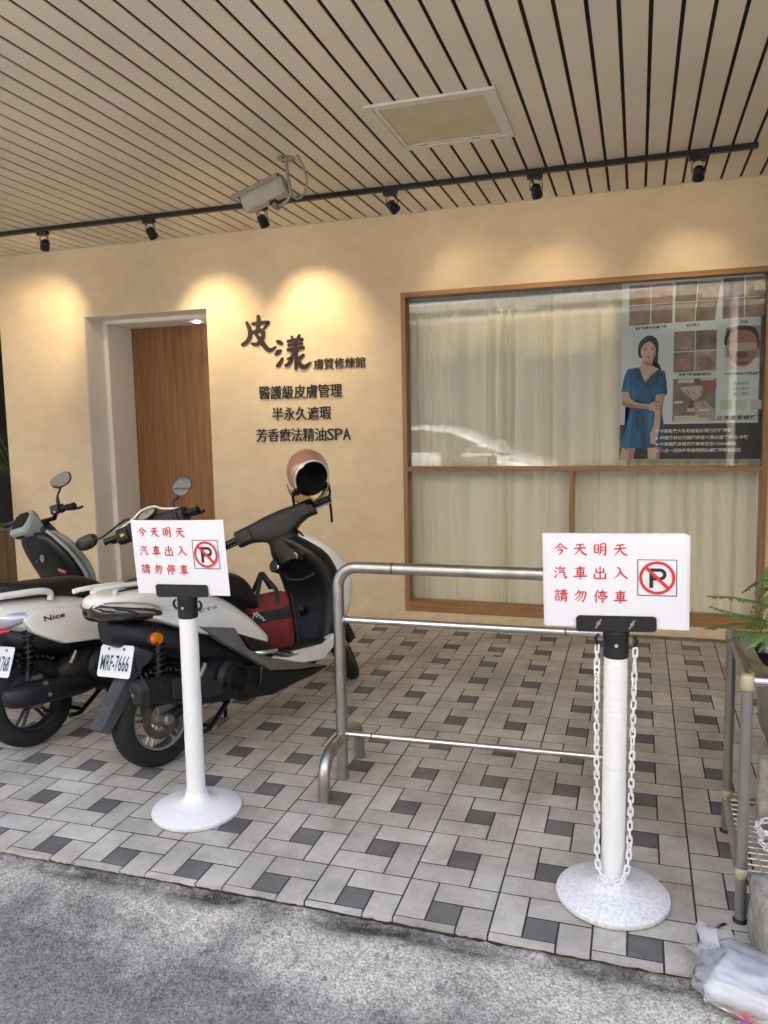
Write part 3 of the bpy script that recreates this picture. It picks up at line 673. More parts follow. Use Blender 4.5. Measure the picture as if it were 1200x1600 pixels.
for body, l, r, pb, lb in (('醫護級皮膚管理', 405, 535.5, 624.5, 'upper row of seven raised plum characters under the shop name'), ('半永久遮瑕', 425.5, 518.5, 657.5, 'middle and shortest row of raised plum characters on the wall'), ('芳香療法精油SPA', 401, 549, 690.5, 'bottom row of raised plum characters ending in SPA')):
    t_ = thing('wall_lettering', lb, 'lettering', (at_y((l+r)/2, pb, YW).x, YW, at_y((l+r)/2, pb, YW).z), 0, 'raised lettering rows on the wall')
    wall_text(t_, body, l, r, pb, .100, M_LET2, .004, .005)

# ================================================================ POSTER BEHIND THE GLASS
PY = YW+.075
pos = thing('window_poster', 'large pale blue skin care poster with woman in blue dress behind the glass', 'poster', tuple(at_y(1080, 716, PY)))
M_PP = mat('poster_ground', (.60, .70, .71), .5, var=.05, vscale=2)
def flat(name, mt, par, poly, lay, off=.0, smooth_n=0):
    """flat print: outline in photo pixels on the poster plane; lay = order of printing"""
    if smooth_n: 
        cl = poly+poly[:1]; m_ = len(poly); rows = [poly[i % m_] for i in range(-1, m_+2)]
        pl_ = []
        for i in range(m_):
            p0, p1, p2, p3 = poly[i-1], poly[i], poly[(i+1) % m_], poly[(i+2) % m_]
            for k in range(smooth_n):
                u = k/smooth_n; pl_.append(tuple(.5*(2*b+(c-a)*u+(2*a-5*b+4*c-d)*u*u+(3*b-a-3*c+d)*u**3) for a, b, c, d in zip(p0, p1, p2, p3)))
        poly = pl_
    y = PY-.0006*lay
    vs = [at_y(p[0], p[1], PY) for p in poly]
    bm = bmesh.new(); vv = [bm.verts.new((v.x-pos.location.x, y-PY, v.z-pos.location.z)) for v in vs]
    f = bm.faces.new(vv); bmesh.ops.triangulate(bm, faces=[f]); me = bpy.data.meshes.new(name); bm.to_mesh(me); bm.free(); me.materials.append(mt)
    o = bpy.data.objects.new(name, me); C.objects.link(o); o.parent = par; return o
def c5(x, y): return (900+x/4, 400+y/4)
def P5(*a): return [c5(*p) for p in a]
MB().box(at_y(972, 446, PY).x-pos.location.x, at_y(1191, 446, PY).x-pos.location.x, .0005, .003, at_y(1080, 718, PY).z-pos.location.z, at_y(1080, 430, PY).z-pos.location.z).obj('sheet', M_PP, pos)
flat('footer_band', mat('poster_black', (.004, .0035, .0035), .4), pos, P5((274, 1056), (1166, 1040), (1164, 1268), (270, 1270)), 1)
SK1, SK2, SK3 = (.26, .16, .115), (.17, .095, .065), (.36, .24, .18)
def skin(i):
    rs = random.Random(i); k = rs.uniform(1.1, 2.1); a = tuple(c*k*rs.uniform(.9, 1.1) for c in (.22, .165, .135)); b_ = tuple(c*rs.uniform(.35, .6) for c in a)
    return mat('print_skin_%d' % i, a, .5, col2=b_, vscale=rs.uniform(9, 22))
quads = [((335, 187), (605, 168), (602, 418), (331, 438)), ((624, 165), (905, 150), (868, 400), (618, 416)), ((922, 140), (1193, 122), (1190, 374), (916, 392)), ((614, 474), (880, 460), (876, 714), (608, 728))]
def bil(q, u, v): return tuple((q[0][i]*(1-u)+q[1][i]*u)*(1-v)+(q[3][i]*(1-u)+q[2][i]*u)*v for i in (0, 1))
ki = 0
for q in quads:
    gp = bpy.data.objects.new('photo_grid', None); C.objects.link(gp); gp.parent = pos
    for u in (0, 1):
        for v in (0, 1):
            e = .012; u0, u1, v0, v1 = u*.5+(e if u else 0), u*.5+.5-(0 if u else e), v*.5+(e if v else 0), v*.5+.5-(0 if v else e)
            flat('photo', skin(ki), gp, P5(bil(q, u0, v0), bil(q, u1, v0), bil(q, u1, v1), bil(q, u0, v1)), 1)
            if ki % 3 != 2: flat('highlight', skin(ki+40), gp, P5(*[bil(q, (u0+u1)/2+.17*math.cos(a*.7854)*(1+.2*math.sin(a*3+ki)), (v0+v1)/2+.05+.16*math.sin(a*.7854)) for a in range(8)]), 2, smooth_n=3)
            ki += 1
fp = bpy.data.objects.new('portrait_photo', None); C.objects.link(fp); fp.parent = pos
flat('backdrop', mat('print_grey', (.36, .33, .31), .5, var=.3, vscale=8), fp, P5((938, 448), (1157, 432), (1146, 706), (928, 714)), 1)
flat('collar', mat('print_white', (.62, .58, .56), .5), fp, P5((930, 632), (975, 640), (1020, 690), (1060, 695), (1110, 640), (1147, 630), (1146, 706), (928, 714)), 2)
flat('hair', mat('print_hair', (.016, .013, .012), .5), fp, P5((932, 560), (940, 480), (985, 442), (1060, 434), (1120, 450), (1144, 510), (1138, 580), (1040, 540)), 2.5, smooth_n=3)
flat('face', mat('print_face', (.36, .20, .135), .5, col2=(.24, .125, .085), vscale=9), fp, P5((946, 520), (985, 470), (1050, 462), (1110, 480), (1134, 540), (1128, 610), (1090, 672), (1040, 692), (985, 672), (950, 610)), 3, smooth_n=3)
flat('eye_cover', mat('print_cover', (.47, .36, .26), .5), fp, P5((958, 548), (1110, 540), (1126, 560), (1118, 586), (970, 596), (950, 576)), 4, smooth_n=3)
flat('nose', mat('print_nose', (.12, .052, .034), .5), fp, P5((1005, 600), (1068, 598), (1072, 626), (1040, 640), (1002, 628)), 4, smooth_n=3)
flat('mouth', mat('print_mouth', (.14, .035, .03), .5), fp, P5((1000, 668), (1040, 660), (1074, 666), (1040, 682)), 4, smooth_n=3)
dp = bpy.data.objects.new('anatomy_photo', None); C.objects.link(dp); dp.parent = pos
flat('backdrop', mat('print_taupe', (.22, .19, .16), .5, col2=(.11, .085, .07), vscale=14), dp, P5((608, 768), (876, 762), (868, 1030), (602, 1034)), 1)
flat('cloth', mat('print_cloth', (.50, .46, .42), .5, var=.3, vscale=20), dp, P5((650, 830), (700, 815), (780, 812), (790, 860), (740, 905), (712, 880)), 2, smooth_n=3)
flat('red_area', mat('print_red', (.30, .09, .06), .5), dp, P5((800, 785), (872, 780), (868, 840), (800, 830)), 2, smooth_n=3)
flat('pale_area', mat('print_pale', (.42, .38, .35), .5, var=.3), dp, P5((740, 915), (800, 900), (866, 960), (862, 1028), (745, 1028)), 2)
flat('dark_line', mat('print_brown', (.13, .04, .03), .5), dp, P5((712, 900), (738, 905), (730, 960), (700, 955)), 3)
for (a, b_) in (((690, 842), (712, 870)), ((722, 850), (748, 866)), ((778, 842), (792, 880)), ((780, 900), (800, 945))):
    flat('arrow', mat('print_arrow', (.55, .05, .05), .5), dp, P5(a, (a[0]+8, a[1]-3), (b_[0]+8, b_[1]-3), b_), 4)
M_LB = mat('print_label', (.62, .56, .48), .5)
for r_ in ((636, 772, 738, 796), (778, 764, 868, 778), (612, 908, 668, 924), (694, 954, 738, 974), (768, 956, 832, 972), (612, 1000, 768, 1014), (612, 1016, 826, 1032)):
    flat('caption_box', M_LB, dp, P5((r_[0], r_[1]), (r_[2], r_[1]-3), (r_[2], r_[3]-3), (r_[0], r_[3])), 5)
# the printed woman
fg = bpy.data.objects.new('printed_figure', None); C.objects.link(fg); fg.parent = pos
M_SKN = mat('print_arm', (.60, .44, .345), .5, col2=(.52, .36, .275), vscale=12); M_HR = MATS['print_hair']
M_DR = mat('print_dress', (.016, .13, .30), .6, col2=(.010, .085, .21), vscale=16); M_DR2 = mat('print_dress_fold', (.008, .062, .155), .6); M_DR3 = mat('print_dress_light', (.03, .18, .40), .6); M_SK2 = mat('print_arm_shade', (.36, .22, .155), .5)
flat('hair', M_HR, fg, P5((388, 605), (392, 555), (412, 522), (445, 500), (478, 500), (505, 520), (517, 560), (512, 615), (505, 650), (525, 685), (532, 715), (518, 752), (488, 748), (472, 715), (470, 670), (420, 640), (396, 635)), 2, smooth_n=3)
flat('leg', M_SKN, fg, P5((288, 1195), (370, 1195), (356, 1271), (272, 1271)), 2)
flat('leg', M_SKN, fg, P5((446, 1195), (527, 1190), (520, 1270), (450, 1270)), 2)
flat('neck', M_SKN, fg, P5((418, 640), (478, 640), (474, 690), (520, 706), (470, 745), (432, 790), (400, 740), (384, 698), (412, 686)), 3)
flat('face', mat('print_woman_face', (.64, .47, .37), .5, col2=(.57, .40, .31), vscale=15), fg, P5((404, 595), (408, 562), (428, 538), (462, 530), (492, 545), (503, 580), (498, 615), (482, 645), (455, 662), (428, 650), (410, 625)), 4, smooth_n=3)
for (ex, ey) in ((434, 583), (480, 583)):
    flat('eye', M_HR, fg, P5((ex-11, ey), (ex-4, ey-5), (ex+6, ey-4), (ex+11, ey+1), (ex, ey+3)), 5, smooth_n=2)
    flat('brow', M_HR, fg, P5((ex-14, ey-14), (ex, ey-19), (ex+14, ey-15), (ex, ey-15)), 5)
flat('nose', mat('print_nose_shade', (.42, .27, .2), .5), fg, P5((449, 606), (456, 612), (464, 607), (458, 602)), 5)
flat('lips', mat('print_lips', (.42, .10, .09), .5), fg, P5((440, 630), (455, 626), (470, 630), (456, 638)), 5, smooth_n=2)
flat('fringe', M_HR, fg, P5((402, 590), (414, 552), (448, 524), (466, 530), (430, 548), (412, 575)), 5, smooth_n=3)
flat('fringe', M_HR, fg, P5((462, 527), (494, 542), (508, 580), (500, 612), (496, 575), (484, 552)), 5, smooth_n=3)
flat('dress', M_DR, fg, P5((384, 697), (408, 750), (433, 788), (478, 735), (520, 706), (556, 722), (566, 790), (572, 858), (512, 864), (494, 876), (505, 920), (532, 965), (548, 1040), (553, 1194), (450, 1199), (274, 1200), (300, 1110), (330, 985), (338, 900), (332, 850), (284, 848), (300, 760), (322, 710)), 4)
flat('lapel', M_DR2, fg, P5((398, 700), (352, 722), (420, 810), (470, 850), (472, 840), (430, 795)), 5)
flat('lapel', M_DR2, fg, P5((519, 712), (545, 745), (500, 800), (440, 838), (436, 800), (480, 745)), 4.6)
flat('belt_fold', M_DR2, fg, P5((345, 925), (505, 935), (515, 950), (345, 948)), 5)
flat('sash', M_DR2, fg, P5((375, 965), (398, 965), (396, 1090), (376, 1092)), 5)
flat('forearm', M_SKN, fg, P5((286, 850), (331, 850), (340, 890), (368, 915), (450, 928), (490, 908), (528, 904), (533, 940), (528, 970), (490, 974), (450, 958), (330, 945), (290, 936)), 6)
flat('arm', M_SKN, fg, P5((500, 868), (552, 860), (532, 955), (527, 1050), (514, 1110), (494, 1178), (466, 1172), (464, 1110), (486, 1060), (492, 975)), 5.5)
for pl4, m4, l4 in ((((318, 735), (332, 728), (336, 845), (312, 846)), M_DR3, 4.8), (((548, 745), (562, 760), (566, 852), (545, 856)), M_DR2, 4.8), (((350, 800), (372, 850), (380, 920), (356, 918)), M_DR3, 4.8), (((470, 870), (486, 872), (494, 925), (470, 925)), M_DR2, 5.6),
      (((318, 1060), (345, 975), (356, 975), (330, 1190), (300, 1192)), M_DR3, 4.8), (((402, 980), (420, 975), (440, 1194), (412, 1196)), M_DR2, 4.8), (((505, 1060), (530, 1000), (545, 1100), (546, 1190), (522, 1192)), M_DR2, 4.8), (((455, 985), (476, 985), (466, 1080), (452, 1140)), M_DR3, 4.8)):
    flat('dress_fold', m4, fg, P5(*pl4), l4, smooth_n=3)
for pl4, l4 in ((((292, 905), (330, 920), (440, 940), (450, 956), (330, 944), (290, 934)), 6.5), (((492, 905), (526, 908), (520, 920), (490, 922)), 6.5), (((500, 930), (530, 934), (528, 942), (498, 938)), 6.5), (((504, 950), (528, 954), (526, 961), (502, 957)), 6.5), (((537, 900), (546, 866), (532, 955), (525, 1050), (520, 1050)), 6.2), (((430, 655), (456, 664), (478, 650), (474, 682), (440, 684)), 4.5), (((486, 600), (498, 590), (496, 618), (482, 644), (478, 636)), 4.7), (((330, 1205), (368, 1205), (352, 1268), (332, 1268)), 3), (((500, 1205), (524, 1200), (518, 1266), (504, 1266)), 3)):
    flat('shade', M_SK2, fg, P5(*pl4), l4, smooth_n=3)
flat('hair_light', mat('print_hair_light', (.05, .036, .03), .5), fg, P5((420, 522), (450, 506), (478, 508), (455, 516), (430, 530)), 2.6, smooth_n=3)
# writing
def ptext(body, x0, x1, yb, h, mt, lay=6, off=.02, slope=0.0):
    a = at_y(*c5(x0, yb), PY); b_ = at_y(*c5(x1, yb+slope), PY); hh = (at_y(*c5(x0, yb-h), PY)-a).length
    me = text_mesh(body, 1.0, 0, off, mt); w_, h_ = me['w'], me['h']
    o = bpy.data.objects.new('printed_text', me); C.objects.link(o); o.parent = pos
    o.location = (a.x-pos.location.x, -.0006*lay, a.z-pos.location.z); o.rotation_euler = (math.pi/2, -math.atan2(b_.z-a.z, b_.x-a.x), 0); o.scale = ((b_-a).length/w_, hh/h_, 1)
M_K = mat('print_black', (.012, .012, .012), .5); M_WT = mat('print_text_white', (.72, .70, .66), .5); M_GT = mat('print_text_grey', (.16, .18, .18), .5)
ptext('醫護級專利煥膚管理', 370, 565, 463, 19, M_K, slope=-13); ptext('毛孔粗大', 688, 775, 443, 18, M_K, slope=-6); ptext('斑點', 1030, 1074, 421, 18, M_K, slope=-2)
ptext('身背管理-無痛清粉刺', 640, 842, 753, 19, M_K, slope=-6); ptext('小V臉撥筋BIO緊緻拉提', 922, 1144, 748, 20, M_K, slope=-6)
for i, s_ in enumerate(('全預約制', '線上面診', '線上預約')): ptext(s_, 982, 1079, 808+i*33, 22, M_GT, slope=-3, off=.005)
ptext('皮漾膚質修煉館', 876, 1168, 1028, 30, M_K, slope=-6)
for i, (s_, xe) in enumerate((('中國醫藥大學附設醫院開刀房護理師', 972), ('韓國奧林匹克國際美容大賽皮膚管理組-金獎', 1078), ('中華國際身體芳療專業協會CISMA認證', 1002), ('八合一超級海秀佳問題肌膚護理專家認證', 1030))):
    yb = (1106, 1148, 1188, 1228)[i]; ptext(s_, 524, xe, yb, 24, M_WT, slope=-5, off=.02)
    flat('bullet', M_WT, pos, P5(*[(505+9*math.cos(k*.6283), yb-10+9*math.sin(k*.6283)) for k in range(10)]), 7)
for k in range(3): pass
for x in (905, 997, 1092): flat('code_patch', mat('print_patch_%d' % x, {905: (.42, .56, .36), 997: (.55, .55, .55), 1092: (.50, .42, .44)}[x], .5), pos, P5((x, 900), (x+70, 896), (x+68, 958), (x-2, 962)), 2)

# ================================================================ NO-PARKING STANCHIONS
M_WP = mat('white_post', (.82, .81, .78), .42, var=.07, vscale=8); M_CAP = mat('stanchion_black', (.010, .010, .011), .4)
def postmat():
    m = mat('wrapped_post', (.80, .79, .75), .45); t = m.node_tree; b = t.nodes['Principled BSDF']
    tc = t.nodes.new('ShaderNodeTexCoord'); n = t.nodes.new('ShaderNodeTexNoise'); mp = t.nodes.new('ShaderNodeMapping'); mp.inputs['Scale'].default_value = (6, 6, 75)
    n.inputs['Scale'].default_value = 1.5; n.inputs['Detail'].default_value = 5
    t.links.new(tc.outputs['Object'], mp.inputs[0]); t.links.new(mp.outputs[0], n.inputs[0])
    bp = t.nodes.new('ShaderNodeBump'); bp.inputs['Strength'].default_value = .55; bp.inputs['Distance'].default_value = .006
    t.links.new(n.outputs[0], bp.inputs['Height']); t.links.new(bp.outputs[0], b.inputs['Normal']); return m
M_WR = postmat()
def basemat(name, dirt):
    m = mat(name, (.80, .80, .80), .4); t = m.node_tree; b = t.nodes['Principled BSDF']; N = t.nodes.new; L = t.links.new
    tc = N('ShaderNodeTexCoord'); n = N('ShaderNodeTexNoise'); n.inputs['Scale'].default_value = 95; n.inputs['Detail'].default_value = 10; n.inputs['Roughness'].default_value = .8; L(tc.outputs['Object'], n.inputs[0])
    r = N('ShaderNodeValToRGB'); e = r.color_ramp.elements; e[0].position = .40; e[0].color = (.36, .36, .37, 1); e[1].position = .52+.06*(1-dirt); e[1].color = (.82, .815, .80, 1); L(n.outputs[0], r.inputs[0])
    mx = N('ShaderNodeMix'); mx.data_type = 'RGBA'; mx.inputs[0].default_value = dirt; mx.inputs[6].default_value = (.82, .815, .80, 1); L(r.outputs[0], mx.inputs[7]); L(mx.outputs[2], b.inputs['Base Color']); return m
M_B1 = basemat('base_scuffed', .55); M_B2 = basemat('base_cleaner', .18)
M_SHEET = mat('laminated_sheet', (.74, .74, .76), .28, var=.02, vscale=3)
M_RED = mat('sign_red', (.58, .028, .034), .45); M_SB = mat('sign_black', (.010, .010, .012), .4)
G = {
 '今': [[(50,95,.6),(35,72,1),(8,50,.5)], [(50,95,.7),(68,72,1),(97,52,1.1)], [(38,62,.7),(58,58,1)], [(28,40,.8),(66,42,1),(58,25,1),(40,3,.5)]],
 '天': [[(25,82,1),(75,87,1.1)], [(12,55,1),(88,61,1.1)], [(50,85,1),(46,50,1),(10,5,.4)], [(50,55,.6),(66,25,1.2),(96,6,1.1)]],
 '明': [[(12,80,.9),(12,22,.9)], [(12,80,.8),(38,82,.9),(38,24,.9)], [(12,52,.7),(38,53,.7)], [(12,26,.7),(38,27,.7)], [(56,90,.9),(56,35,.9),(42,4,.4)], [(56,90,.8),(88,92,.9),(88,10,1),(76,15,.4)], [(57,66,.7),(87,67,.7)], [(57,44,.7),(87,45,.7)]],
 '汽': [[(14,88,.6),(26,79,1.1)], [(5,62,.6),(17,54,1.1)], [(8,8,1.1),(26,38,.4)], [(48,97,.9),(34,66,.4)], [(46,82,.8),(86,85,.9)], [(44,66,.7),(78,68,.8)], [(36,48,.8),(74,52,.9),(76,24,.9),(88,6,1),(98,22,.4)]],
 '車': [[(18,82,.9),(82,87,1)], [(28,68,.9),(28,34,.9)], [(28,68,.8),(73,71,.9),(70,34,.9)], [(28,51,.7),(71,53,.7)], [(28,36,.7),(70,37,.7)], [(6,20,1),(94,24,1.1)], [(50,99,1),(50,0,.8)]],
 '出': [[(50,97,1),(50,8,1)], [(24,80,1),(24,54,1),(74,57,1)], [(75,82,1),(75,52,.9)], [(12,42,1),(13,8,1),(88,11,1)], [(88,45,1),(88,4,1)]],
 '入': [[(28,92,.7),(44,88,1),(60,46,1.1),(97,12,1.2)], [(50,68,.8),(36,36,.9),(5,10,.4)]],
 '請': [[(18,97,.7),(26,88,1)], [(3,80,.8),(41,83,.8)], [(10,66,.7),(34,68,.7)], [(10,53,.7),(34,55,.7)], [(9,40,.8),(12,10,.8)], [(9,40,.7),(35,41,.8),(32,12,.8)], [(12,14,.6),(32,14,.6)], [(50,88,.8),(92,91,.8)], [(52,77,.7),(88,79,.7)], [(44,64,.9),(98,67,.9)], [(70,99,.8),(70,66,.8)], [(54,52,.8),(54,20,.8),(47,3,.4)], [(54,52,.7),(87,53,.8),(86,6,.9),(77,11,.4)], [(55,38,.6),(85,39,.6)], [(55,26,.6),(85,26,.6)]],
 '勿': [[(38,96,.9),(28,70,.9),(6,50,.4)], [(28,76,.8),(86,80,1),(78,30,1),(66,5,.9),(54,13,.3)], [(50,76,.9),(36,44,.8),(8,18,.4)], [(68,76,.9),(56,40,.8),(22,4,.4)]],
 '停': [[(31,97,.9),(22,70,.9),(3,46,.4)], [(20,66,.9),(20,2,.9)], [(64,99,.7),(69,88,1)], [(38,82,.8),(97,85,.8)], [(50,74,.7),(50,60,.7)], [(50,74,.6),(82,75,.7),(82,60,.7)], [(50,61,.6),(82,61,.6)], [(40,53,.8),(35,38,.9)], [(40,50,.7),(97,53,.8),(91,41,.7)], [(46,33,.8),(90,36,.8)], [(68,35,.9),(68,5,.9),(57,12,.3)]],
}
GM = {k: brush(v, 10.4, 1, 1, 0, .6).mesh('character', M_RED) for k, v in G.items()}
def stanchion(name, label, x, y, basem, post_m, cap_w, lean, twist):
    s = thing(name, label, 'stanchion', (x, y, fz(x, y)), 0, 'no parking stanchions')
    MB().lathe([(0, 0), (.172, 0), (.178, .008), (.176, .018), (.152, .030), (.105, .041), (.066, .051), (.047, .066), (.040, .090), (0, .090)], 56).obj('base', basem, s, 50)
    rp_ = random.Random(len(label)); MB().lathe([(.0355+.0012*(1-k/110)+(rp_.uniform(-.0006, .0006) if post_m is M_WR and k < 90 else rp_.uniform(-.00025, .00025) if 25 < k < 70 else 0), .085+.715*k/110) for k in range(111)], 32, cap=False).obj('post', post_m, s, 70)
    cap = MB().lathe([(.035, .792), (.0385, .796), (.0385, .86), (.040, .864), (.040, .876), (.036, .88), (0, .88)], 32).obj('cap', M_CAP, s, 40)
    MB().lathe([(0, -.041), (.006, -.041), (.0065, -.0385)], 12, 'Y', (.002, 0, .838)).obj('rivet', M_STEEL, cap)
    for sx in (-1, 1):
        MB().tube(smoothline([(sx*.036, 0, .828), (sx*.050, 0, .826), (sx*.060, -.002, .838), (sx*.060, -.002, .852), (sx*.050, -.002, .862)], 14), [.0055]*10+[.005, .0048, .0042, .003], 8).obj('hook', M_CAP, cap, 40)
    br = bpy.data.objects.new('bracket', None); C.objects.link(br); br.parent = s; br.location = (.0, -.022, .88); br.rotation_euler = (rad(4), lean, twist)
    pw = .118
    pts = [(-pw+.008, -.002), (pw-.008, .004), (pw, .012), (pw-.001, .046), (pw-.008, .052), (-pw+.008, .050), (-pw, .042), (-pw, .006)]
    MB().prism(pts, -.012, -.009, 'Y').obj('plate', M_CAP, br)
    for sx in ((-.052, .046) if post_m is M_WR else ()):
        MB().lathe([(0, -.020), (.006, -.020), (.007, -.0122)], 10, 'Y', (sx, 0, .028)).add([(sx-.010, -.018, .014), (sx-.006, -.018, .012), (sx+.010, -.017, .040), (sx+.006, -.017, .043), (sx-.010, -.021, .014), (sx-.006, -.021, .012), (sx+.010, -.020, .040), (sx+.006, -.020, .043)], [(0, 1, 2, 3), (4, 5, 6, 7), (0, 1, 5, 4), (2, 3, 7, 6)]).obj('wing_screw', mat('zinc_screw', (.42, .40, .34), .35, 1.0), br)
    return s, br
def sheet(br, ox, oz, curl, extra):
    W2, H2 = .208, .292
    def plane(dx, dz, dy, m, nm):
        n = 13; vs = []; fs = []
        for j in range(9):
            for i in range(n):
                u, v = i/(n-1)*2-1, j/8
                vs.append((ox+dx+u*W2, dy-.0015*math.cos(u*3)+curl*(u*u)*(v)+.0012*math.sin(v*4+u*2)*v, oz+dz+v*H2))
        fs = [(j*n+i, j*n+i+1, (j+1)*n+i+1, (j+1)*n+i) for j in range(8) for i in range(n-1)]
        o = MB().add(vs, fs).obj(nm, m, br); o.modifiers.new('thick', 'SOLIDIFY').thickness = .0012; return o
    sf = plane(0, 0, -.005, M_SHEET, 'sign_sheet')
    if extra: plane(.007, -.003, .000, M_SHEET, 'rear_sheet'); plane(-.004, .002, .004, M_SHEET, 'rear_sheet')
    ysh = lambda x, z: -.005-.0015*math.cos((x-ox)/W2*3)+curl*((x-ox)/W2)**2*((z-oz)/H2)+.0012*math.sin((z-oz)/H2*4+(x-ox)/W2*2)*((z-oz)/H2)-.0021
    rows = ('今天明天', '汽車出入', '請勿停車')
    yy = -.0105 if not extra else -.0105
    for r_, row in enumerate(rows):
        for k, ch in enumerate(row):
            share('character', GM[ch], sf, (ox-W2+.030+k*.0585, ysh(ox-W2+.05+k*.0585, oz+H2-.046-r_*.0735), oz+H2-.066-r_*.0735), (math.pi/2, 0, 0), (.00041, .00040, .0005))
    cx_, cz_ = ox+.123, oz+H2-.132; hw = .056; yy = ysh(cx_, cz_)+.0035
    fr = MB()
    for (a0, a1, b0, b1) in ((-hw, hw, hw-.0022, hw), (-hw, hw, -hw, -hw+.0022), (-hw, -hw+.0022, -hw+.0022, hw-.0022), (hw-.0022, hw, -hw+.0022, hw-.0022)): fr.add([(cx_+a0, yy-.004, cz_+b0), (cx_+a1, yy-.004, cz_+b0), (cx_+a1, yy-.004, cz_+b1), (cx_+a0, yy-.004, cz_+b1)], [(0, 1, 2, 3)])
    fr.obj('emblem_border', M_SB, sf)
    pm = MB()   # letter P: stem and bowl
    pm.add([(cx_-.022, yy-.0042, cz_-.031), (cx_-.011, yy-.0042, cz_-.031), (cx_-.011, yy-.0042, cz_+.029), (cx_-.022, yy-.0042, cz_+.029)], [(0, 1, 2, 3)])
    oc, ic = [], []
    for k in range(13):
        a = math.pi/2-math.pi*k/12
        oc.append((cx_+.008+.0185*math.cos(a), yy-.0042, cz_+.0105+.0185*math.sin(a))); ic.append((cx_+.008+.0085*math.cos(a), yy-.0042, cz_+.0105+.0085*math.sin(a)))
    oc = [(cx_-.0110, yy-.0042, cz_+.029)]+oc+[(cx_-.0110, yy-.0042, cz_-.008)]; ic = [(cx_-.0110, yy-.0042, cz_+.019)]+ic+[(cx_-.0110, yy-.0042, cz_+.002)]
    k0 = len(oc); pm.add(oc+ic, [(i, i+1, k0+i+1, k0+i) for i in range(k0-1)]); pm.obj('emblem_letter', M_SB, sf)
    rg = MB(); n = 40; vs = [(cx_+r_*math.cos(2*math.pi*k/n), yy-.0050, cz_+r_*math.sin(2*math.pi*k/n)) for r_ in (.051, .0425) for k in range(n)]
    rg.add(vs, [(k, (k+1) % n, n+(k+1) % n, n+k) for k in range(n)]); rg.obj('emblem_ring', M_RED, sf)
    q = .0305; w_ = .0034
    MB().add([(cx_-q-w_, yy-.0054, cz_+q-w_), (cx_-q+w_, yy-.0054, cz_+q+w_), (cx_+q+w_, yy-.0054, cz_-q+w_), (cx_+q-w_, yy-.0054, cz_-q-w_)], [(0, 1, 2, 3)]).obj('emblem_slash', M_RED, sf)
stR, brR = stanchion('stanchion', 'white no parking stanchion draped with white chain, nearest the camera', 1.702, .222, M_B1, M_WR, .12, rad(-1.0), rad(2))
sheet(brR, -.005, .012, -.004, True)
stL, brL = stanchion('stanchion', 'white no parking stanchion without chain beside the scooters', .096, .36, M_B2, M_WP, .12, rad(-1.5), rad(-2))
sheet(brL, .0, .010, .003, False)
# ---- plastic chains
M_CH = mat('white_chain', (.80, .79, .78), .45, var=.06, vscale=30)
def linkmesh():
    pts = []; R, Ls = .0068, .0088
    for k in range(7): a = math.pi*k/6; pts.append((R*math.cos(a), 0, Ls+R*math.sin(a)))
    for k in range(7): a = math.pi+math.pi*k/6; pts.append((R*math.cos(a), 0, -Ls+R*math.sin(a)))
    return MB().tube(pts, .0031, 7, closed=True).mesh('link', M_CH, 60)
LINK = linkmesh()
def chain(par, pts, pitch=.0232, seed=1, jit=.12):
    rr = random.Random(seed); P = smoothline(pts, 400); acc = 0; last = P[0]; k = 0; nxt = 0
    tot = sum((P[i+1]-P[i]).length for i in range(399)); n = int(tot/pitch); cum = 0; i = 0; seg = 0
    for m_ in range(n):
        target = (m_+.5)*pitch
        while i < 398 and cum+(P[i+1]-P[i]).length < target: cum += (P[i+1]-P[i]).length; i += 1
        p = P[i]; d = (P[min(i+2, 399)]-P[max(i-2, 0)]).normalized()
        q = d.to_track_quat('Z', 'Y') @ Euler((rr.uniform(-jit, jit), 0, (math.pi/2 if m_ % 2 else 0)+rr.uniform(-.3, .3)+.45)).to_quaternion()
        o = share('link', LINK, par, p); o.rotation_mode = 'QUATERNION'; o.rotation_quaternion = q
chn = thing('plastic_chain', 'white plastic chain hanging in two strands on the right stanchion', 'chain', (1.702, .222, fz(1.7, .22)+.09))
z0 = -.09
chain(chn, [(-.056, -.002, .826+z0), (-.056, -.006, .76+z0), (-.054, -.004, .5+z0), (-.050, -.012, .24+z0), (-.046, -.030, .13+z0), (-.030, -.052, .092+z0), (.0, -.060, .083+z0), (.030, -.052, .094+z0), (.046, -.030, .135+z0), (.050, -.012, .25+z0), (.053, -.004, .5+z0), (.056, -.006, .77+z0), (.057, -.002, .826+z0)])

# ================================================================ STEEL BARRIER
rl = thing('steel_barrier', 'brushed stainless tube barrier standing in front of the window', 'barrier', (0, .77, 0))
X0, X1, ZT = .566, 1.686, .944
g0 = fz(X0, .77); g1 = fz(X1, .77)
pts = [(X0, 0, g0+.003), (X0, 0, .80)] + [(X0+.085-.085*math.cos(a), 0, ZT-.085+.085*math.sin(a)) for a in [math.pi/2*k/8 for k in range(9)]] + [(X1-.085+.085*math.sin(a), 0, ZT-.085+.085*math.cos(a)+.002) for a in [math.pi/2*k/8 for k in range(9)]] + [(X1, 0, .80), (X1, 0, g1+.003)]
MB().tube(pts, .0245, 24).obj('main_tube', M_STEEL2, rl, 50)
MB().tube([(X0+.015, 0, .718), (X1-.015, 0, .724)], .0152, 18).obj('middle_rail', M_STEEL, rl, 50)
MB().tube([(X0+.015, 0, .217), (X1-.015, 0, .236)], .0135, 18).obj('lower_rail', M_STEEL, rl, 50)
